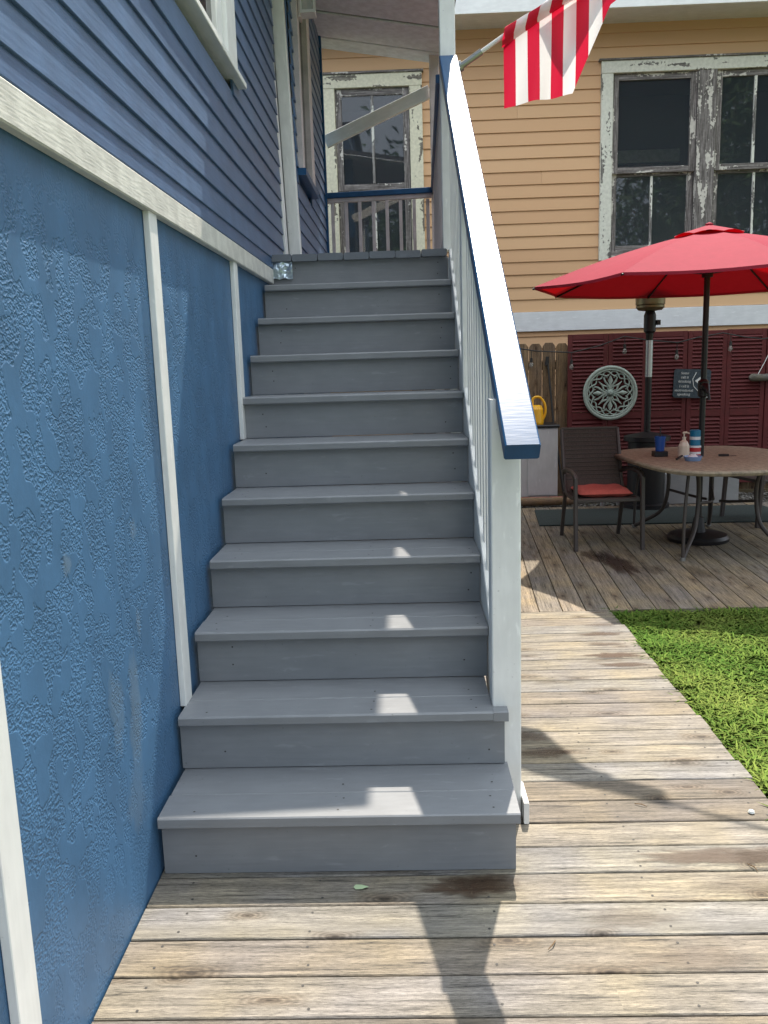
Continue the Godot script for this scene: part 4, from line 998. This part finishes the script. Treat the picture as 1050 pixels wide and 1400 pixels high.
func build_patio() -> void:
	make_chair("patio_chair", "dark woven patio chair with a coral cushion in front of the shutters", Vector3(2.465, 0.001, -4.735), 0.02)
	make_chair("patio_chair", "dark patio chair half out of view at the far end of the table", Vector3(4.28, 0.001, -5.5), -1.35)
	# seat cushion
	var c := Vector3(2.475, 0.418, -4.72)
	var k := thing("seat_cushion", "thin coral seat cushion on the woven chair", "cushion", c)
	var g := g_new(false)
	var P := func(i: int, j: int, up: float) -> Vector3:
		var u := i / 16.0 * 2 - 1; var w := j / 16.0 * 2 - 1
		var e := pow(maxf(0.0, (1 - pow(absf(u), 5.0)) * (1 - pow(absf(w), 5.0))), 0.4)
		return c + Vector3(u * 0.225 * (1 - 0.03 * w * w), 0.034 + up * (0.034 + 0.006 * sin(u * 7 + w * 5) * e - 0.012 * exp(-6 * (u * u + w * w))) * e, w * 0.215)
	for up in [1.0, -1.0]:
		for i in 16:
			for j in 16:
				var q: Array = []
				for d in [[0, 0], [1, 0], [1, 1], [0, 1]]:
					var p: Vector3 = P.call(i + d[0], j + d[1], up)
					var tx: Vector3 = P.call(mini(i + d[0] + 1, 16), j + d[1], up) - P.call(maxi(i + d[0] - 1, 0), j + d[1], up)
					var tz: Vector3 = P.call(i + d[0], mini(j + d[1] + 1, 16), up) - P.call(i + d[0], maxi(j + d[1] - 1, 0), up)
					var n := tz.cross(tx).normalized()
					if n.y * up < 0: n = -n
					q.append([p, n])
				g.tri(q[0][0], q[1][0], q[2][0], q[0][1], q[1][1], q[2][1]); g.tri(q[0][0], q[2][0], q[3][0], q[0][1], q[2][1], q[3][1])
	part("cover", g, M.coral, k)
	# white cabinet and what stands by it
	k = thing("cabinet", "white outdoor cabinet with a dark lid beside the fence", "cabinet", Vector3(2.2, 0, -7.1))
	part("body", boxed(Vector3(1.9, 0.05, -7.3), Vector3(2.5, 0.82, -6.91), 0.006), M.cabinet, k)
	part("door", boxed(Vector3(2.165, 0.07, -6.908), Vector3(2.495, 0.81, -6.892), 0.004), M.cabinet, k)
	part("lid", boxed(Vector3(1.88, 0.821, -7.32), Vector3(2.515, 0.855, -6.88), 0.008), M.black_metal, k)
	c = Vector3(2.265, 0.8555, -7.02)
	k = thing("watering_can", "yellow plastic watering can standing on the white cabinet", "watering can", c)
	part("body", lathed(c, [Vector2(0, 0), Vector2(0.092, 0.001), Vector2(0.095, 0.02), Vector2(0.09, 0.17), Vector2(0.075, 0.205), Vector2(0.05, 0.215), Vector2(0, 0.215)], 20, 1.0, 0.8), M.yellow, k)
	part("handle", tubed(curve([c + Vector3(-0.03, 0.2, 0), c + Vector3(-0.02, 0.29, 0), c + Vector3(0.05, 0.30, 0), c + Vector3(0.105, 0.23, 0), c + Vector3(0.115, 0.13, 0), c + Vector3(0.085, 0.05, 0)]), [0.014], 8), M.yellow, k)
	part("spout", tubed([c + Vector3(-0.07, 0.04, 0), c + Vector3(-0.17, 0.14, 0), c + Vector3(-0.24, 0.25, 0)], [0.026, 0.017, 0.013], 10), M.yellow, k)
	k = thing("garden_pole", "thin dark garden pole leaning on the plank fence", "pole", Vector3(2.61, 0, -7.1))
	part("shaft", tubed([Vector3(2.61, 0, -7.08), Vector3(2.51, 0.81, -7.22), Vector3(2.46, 1.56, -7.37)], [0.013, 0.012, 0.011], 8), M.cord, k)
	part("head", tubed([Vector3(2.452, 1.5, -7.37), Vector3(2.46, 1.6, -7.372)], [0.025, 0.018], 8), M.cord, k)
	k = thing("timber_edging", "low round timber with bricks behind it along the patio", "edging", Vector3(2.2, 0, -6.62))
	part("log", tubed([Vector3(1.4, 0.045, -6.6), Vector3(2.0, 0.047, -6.61), Vector3(2.62, 0.045, -6.62)], [0.045, 0.048, 0.044], 10), M.fences[2], k)
	for i in 5: part("brick", boxed(Vector3(1.55 + 0.21 * i, 0.0, -6.84 + rr(-0.01, 0.01)), Vector3(1.745 + 0.21 * i, 0.065, -6.74), 0.004), M.brick, k)
	k = thing("door_mat", "long dark green outdoor mat at the back of the patio", "mat", Vector3(3.3, 0, -5.9))
	g = g_new(false); g.prism([Vector2(2.07, 5.47), Vector2(4.5, 5.40), Vector2(4.5, 6.28), Vector2(2.15, 6.3)], Vector3(0, 0.002, 0), Vector3(0, 0.012, 0), Vector3.RIGHT, Vector3.FORWARD)
	part("pile", g, M.mat_cloth, k)
	k = thing("planter_box", "pale grey planter box with weeds below the table top", "planter", Vector3(3.8, 0, -6.6))
	part("box", boxed(Vector3(3.45, 0.0, -6.85), Vector3(4.35, 0.33, -6.5), 0.006), M.grey_box, k)
	g = g_new(false)
	rng.seed = 31
	for i in 60:
		var p := Vector3(rr(3.47, 4.33), 0.32, rr(-6.8, -6.5)); var d := Vector3(rr(-0.12, 0.12), rr(0.08, 0.2), rr(-0.05, 0.14))
		g.col = Color(0.10, 0.16, 0.045) * rr(0.7, 1.4)
		g.tri(p, p + Vector3(0.012, 0, 0), p + d, Vector3.BACK, Vector3.BACK, Vector3.BACK)
	var wd := part("weeds", g, M.grass, k); wd.set_meta("kind", "stuff")
	k = thing("grey_crate", "pale grey slatted crate behind the woven chair", "crate", Vector3(3.0, 0, -6.5))
	for y in [0.16, 0.25, 0.34]: part("slat", boxed(Vector3(2.88, y, -6.5), Vector3(3.1, y + 0.07, -6.47)), M.grey_box, k)
	for x in [2.89, 3.06]: part("upright", boxed(Vector3(x, 0.0, -6.53), Vector3(x + 0.03, 0.42, -6.502)), M.grey_box, k)

func build_flag() -> void:
	var p0 := Vector3(1.178, 3.275, -2.9)
	var u := Vector3(1.47, 0.80, 0.40).normalized()
	var pole := thing("flagpole", "white flagpole angled up from the porch column in a grey bracket", "flagpole", p0)
	part("bracket", tubed([p0 + Vector3(-0.012, -0.0, 0), p0 + u * 0.03, p0 + u * 0.031, p0 + u * 0.16], [0.035, 0.03, 0.018, 0.02], 12), M.steel, pole)
	part("shaft", tubed([p0 + u * 0.1, p0 + u * 1.75], [0.0125], 10), M.white, pole)
	part("finial", lathed(p0 + u * 1.76 - Vector3(0, 0.03, 0), [Vector2(0, 0), Vector2(0.026, 0.015), Vector2(0.03, 0.03), Vector2(0.026, 0.045), Vector2(0, 0.06)], 12), M.bronze, pole)
	var f := thing("flag", "red and white striped flag part rolled round the angled pole", "flag", p0 + u * 0.6)
	var red := Color(0.62, 0.012, 0.05); var white := Color(0.86, 0.86, 0.86); var blue := Color(0.02, 0.035, 0.16)
	var s0 := 0.30; var sw := 0.0775
	# rolled part
	var side := u.cross(Vector3.UP).normalized(); var upv := side.cross(u)
	var roll := g_new(false)
	for k in 13:
		roll.col = red if k % 2 == 0 else white
		if k >= 9: roll.col = blue
		for i in 3:
			for j in 14:
				var pts: Array = []
				for e in [[i, j], [i + 1, j], [i + 1, j + 1], [i, j + 1]]:
					var s: float = s0 + sw * (k + e[0] / 3.0)
					var a: float = TAU * e[1] / 14.0
					var r := 0.040 + 0.006 * sin(s * 9.0) + 0.005 * sin(a * 3 + s * 14.0)
					var off: Vector3 = side * cos(a) * r * 0.9 + upv * (sin(a) * r - 0.012)
					# stripes lean a little round the roll
					pts.append([p0 + u * (s + 0.035 * sin(a)) + off, off.normalized()])
				roll.tri(pts[0][0], pts[1][0], pts[2][0], pts[0][1], pts[1][1], pts[2][1]); roll.tri(pts[0][0], pts[2][0], pts[3][0], pts[0][1], pts[2][1], pts[3][1])
	part("rolled_cloth", roll, M.flag, f)
	# hanging part and a fold behind it
	for layer in 2:
		var cl := g_new(false)
		var len := func(s: float) -> float:
			var t := s - s0
			if layer == 0: return lerpf(0.36, 0.52, t / 0.45) if t < 0.45 else maxf(0.2 if t < 0.78 else 0.12, 0.52 - (t - 0.45) * 1.5)
			return clampf((t - 0.26) / 0.16, 0, 1) * 0.36 if t < 0.42 else maxf(0.0, 0.36 * (1.0 - (t - 0.42) / 0.36))
		var P := func(s: float, d: float) -> Vector3:
			var t := s - s0
			var q := p0 + u * s - Vector3(0, 0.03 + d, 0) - side * 0.02
			q += Vector3(0, 0, (0.03 * sin(t * 10.0 + 0.4) + 0.012 * sin(t * 27.0 + d * 6.0)) * d / 0.4 + (0.07 * pow(clampf((t - 0.35) / 0.4, 0, 1), 1.5) * d / 0.4))
			if layer == 1: q += Vector3(-0.02, 0, -0.05)
			return q
		for k in range(0 if layer == 0 else 3, 13 if layer == 0 else 10):
			cl.col = blue if k >= 9 else (red if k % 2 == 0 else white)
			for i in 5:
				for j in 14:
					var pts: Array = []
					for e in [[i, j], [i + 1, j], [i + 1, j + 1], [i, j + 1]]:
						var s: float = s0 + sw * (k + e[0] / 5.0)
						var l: float = len.call(s)
						pts.append(P.call(s, l * e[1] / 14.0))
					var n: Vector3 = ((pts[2] - pts[0]) as Vector3).cross(pts[3] - pts[1])
					if n.length() < 1e-9: continue
					n = n.normalized()
					if n.z < 0: n = -n
					cl.tri(pts[0], pts[1], pts[2], n, n, n); cl.tri(pts[0], pts[2], pts[3], n, n, n)
		part("hanging_cloth", cl, M.flag, f)

func tree(called: String, label: String, at: Vector3, h: float, r: float, sd: int) -> void:
	rng.seed = sd
	var t := thing(called, label, "tree", at, "trees across the yard")
	part("trunk", tubed(curve([at, at + Vector3(0.1, h * 0.3, 0), at + Vector3(-0.05, h * 0.75, 0.1)]), [0.22, 0.2, 0.18, 0.16, 0.14, 0.12, 0.1, 0.09, 0.08, 0.07, 0.06, 0.05, 0.04], 8), M.bark, t)
	var g := g_new(false)
	for b in 26:
		var d := Vector3(rr(-1, 1), rr(-0.7, 1), rr(-1, 1)).normalized() * rr(0.3, 1.0)
		var c := at + Vector3(0, h * 0.72, 0) + d * Vector3(r, h * 0.32, r)
		for i in 130:
			var q := c + Vector3(rng.randfn(), rng.randfn(), rng.randfn()) * r * 0.2
			var a := Vector3(rr(-1, 1), rr(-1, 1), rr(-1, 1)).normalized() * 0.22; var e := Vector3(rr(-1, 1), rr(-1, 1), rr(-1, 1)).normalized() * 0.13
			g.col = Color(1, 1, 1) * rr(0.6, 1.3)
			var n := a.cross(e).normalized()
			g.tri(q - a, q + e, q + a, n, n, n)
	part("crown", g, M.leaf, t)

func build_small() -> void:
	var g := g_new(false)
	var c := Vector3(0.646, 0.006, 0.095)
	for i in 8:
		var a := i * TAU / 8; var b := (i + 1) * TAU / 8
		g.tri(c + Vector3(0, 0.003, 0), c + Vector3(cos(a) * 0.024, 0.003 * sin(a * 2), sin(a) * 0.011), c + Vector3(cos(b) * 0.024, 0.003 * sin(b * 2), sin(b) * 0.011), Vector3.UP, Vector3.UP, Vector3.UP)
	var l := thing("fallen_leaf", "pale green fallen leaf on the boards before the bottom step", "leaf", c)
	part("blade", g, M.leaf_pale, l)
	for q in [[Vector3(1.62, 0.004, -0.36), 0.5, "short dry twig on the boards near the handrail shadow"], [Vector3(1.18, 0.004, 0.36), 2.2, "thin dry stem lying on the front boards"], [Vector3(1.86, 0.004, 0.02), 1.2, "small dry stem beside the wet streak on the boards"]]:
		var p: Vector3 = q[0]
		var tw := thing("twig", q[2], "twig", p, "bits of dry stem on the boardwalk")
		var d := Vector3(cos(q[1]), 0, sin(q[1])) * 0.022
		part("stem", tubed([p - d, p + Vector3(0.003, 0.004, 0.002), p + d], [0.0016, 0.002, 0.001], 5), M.fences[0], tw)
	c = Vector3(1.985, 0.003, -0.301)
	l = thing("paper_scrap", "tiny white scrap lying on the boardwalk near the lawn", "scrap", c)
	part("scrap", lathed(c, [Vector2(0, 0), Vector2(0.012, 0.001), Vector2(0.009, 0.008), Vector2(0, 0.009)], 7), M.chalk, l)

func _ready() -> void:
	# camera, sky, sun, exposure
	var cam := Camera3D.new(); cam.name = "camera"
	cam.transform = Transform3D(Basis(Vector3.UP, 0.0294) * Basis(Vector3.RIGHT, -0.176) * Basis(Vector3.BACK, -0.0307), Vector3(0.8185, 1.5795, 2.4055))
	cam.fov = 63.035; cam.near = 0.05; cam.far = 600.0
	add_child(cam); cam.current = true
	var sky := ProceduralSkyMaterial.new()
	sky.sky_top_color = Color(0.94, 0.97, 1.0); sky.sky_horizon_color = Color(0.50, 0.54, 0.60); sky.sky_curve = 0.55
	sky.ground_bottom_color = Color(0.20, 0.19, 0.16); sky.ground_horizon_color = Color(0.55, 0.56, 0.54)
	sky.sun_angle_max = 12.0
	sky.energy_multiplier = 2.0
	var env := Environment.new()
	env.background_mode = Environment.BG_SKY; env.sky = Sky.new(); env.sky.sky_material = sky
	env.ambient_light_source = Environment.AMBIENT_SOURCE_SKY
	env.tonemap_mode = Environment.TONE_MAPPER_LINEAR; env.tonemap_exposure = 1.55
	env.sdfgi_enabled = true; env.ssao_enabled = true; env.ssil_enabled = true
	var we := WorldEnvironment.new(); we.environment = env; we.name = "environment"; add_child(we)
	var sun := DirectionalLight3D.new(); sun.name = "sun"
	sun.light_energy = 1.6; sun.light_color = Color(1.0, 0.955, 0.89); sun.light_angular_distance = 0.5; sun.shadow_enabled = true
	var dir := Vector3(-0.15, -1.0, 0.57).normalized()
	sun.basis = Basis.looking_at(dir, Vector3.FORWARD); add_child(sun)

	rng.seed = 1
	make_textures(); make_materials()
	rng.seed = 2
	build_ground()
	rng.seed = 3
	build_blue_house()
	build_porch()
	build_tan_house()
	rng.seed = 4
	build_stairs()
	build_fence()
	build_shutters()
	build_heater(); build_umbrella(); build_table()
	build_patio()
	build_flag()
	build_small()
	tree("tree", "broad green tree at the left end of the yard behind the viewer", Vector3(-6, -0.07, 10.5), 7.5, 3.0, 61)
	tree("tree", "tall green tree facing the patio from across the yard", Vector3(0.5, -0.07, 12), 8.4, 3.2, 62)
	tree("tree", "bushy green tree across the yard, mirrored in the lower window panes", Vector3(9.6, -0.07, 12.5), 8.4, 3.2, 63)
	tree("tree", "dense green tree at the side of the lawn nearest the patio", Vector3(9.2, -0.07, -3.0), 8.6, 3.0, 65)
	tree("tree", "dense green tree halfway along the side of the lawn", Vector3(9.4, -0.07, 1.5), 9.4, 3.3, 66)
	tree("tree", "dense green tree beside the lawn, nearest to the viewer", Vector3(9.0, -0.07, 6.0), 9.0, 3.2, 67)
	tree("tree", "low green tree at the right end of the yard", Vector3(15, -0.07, 10.5), 6.6, 3.0, 64)
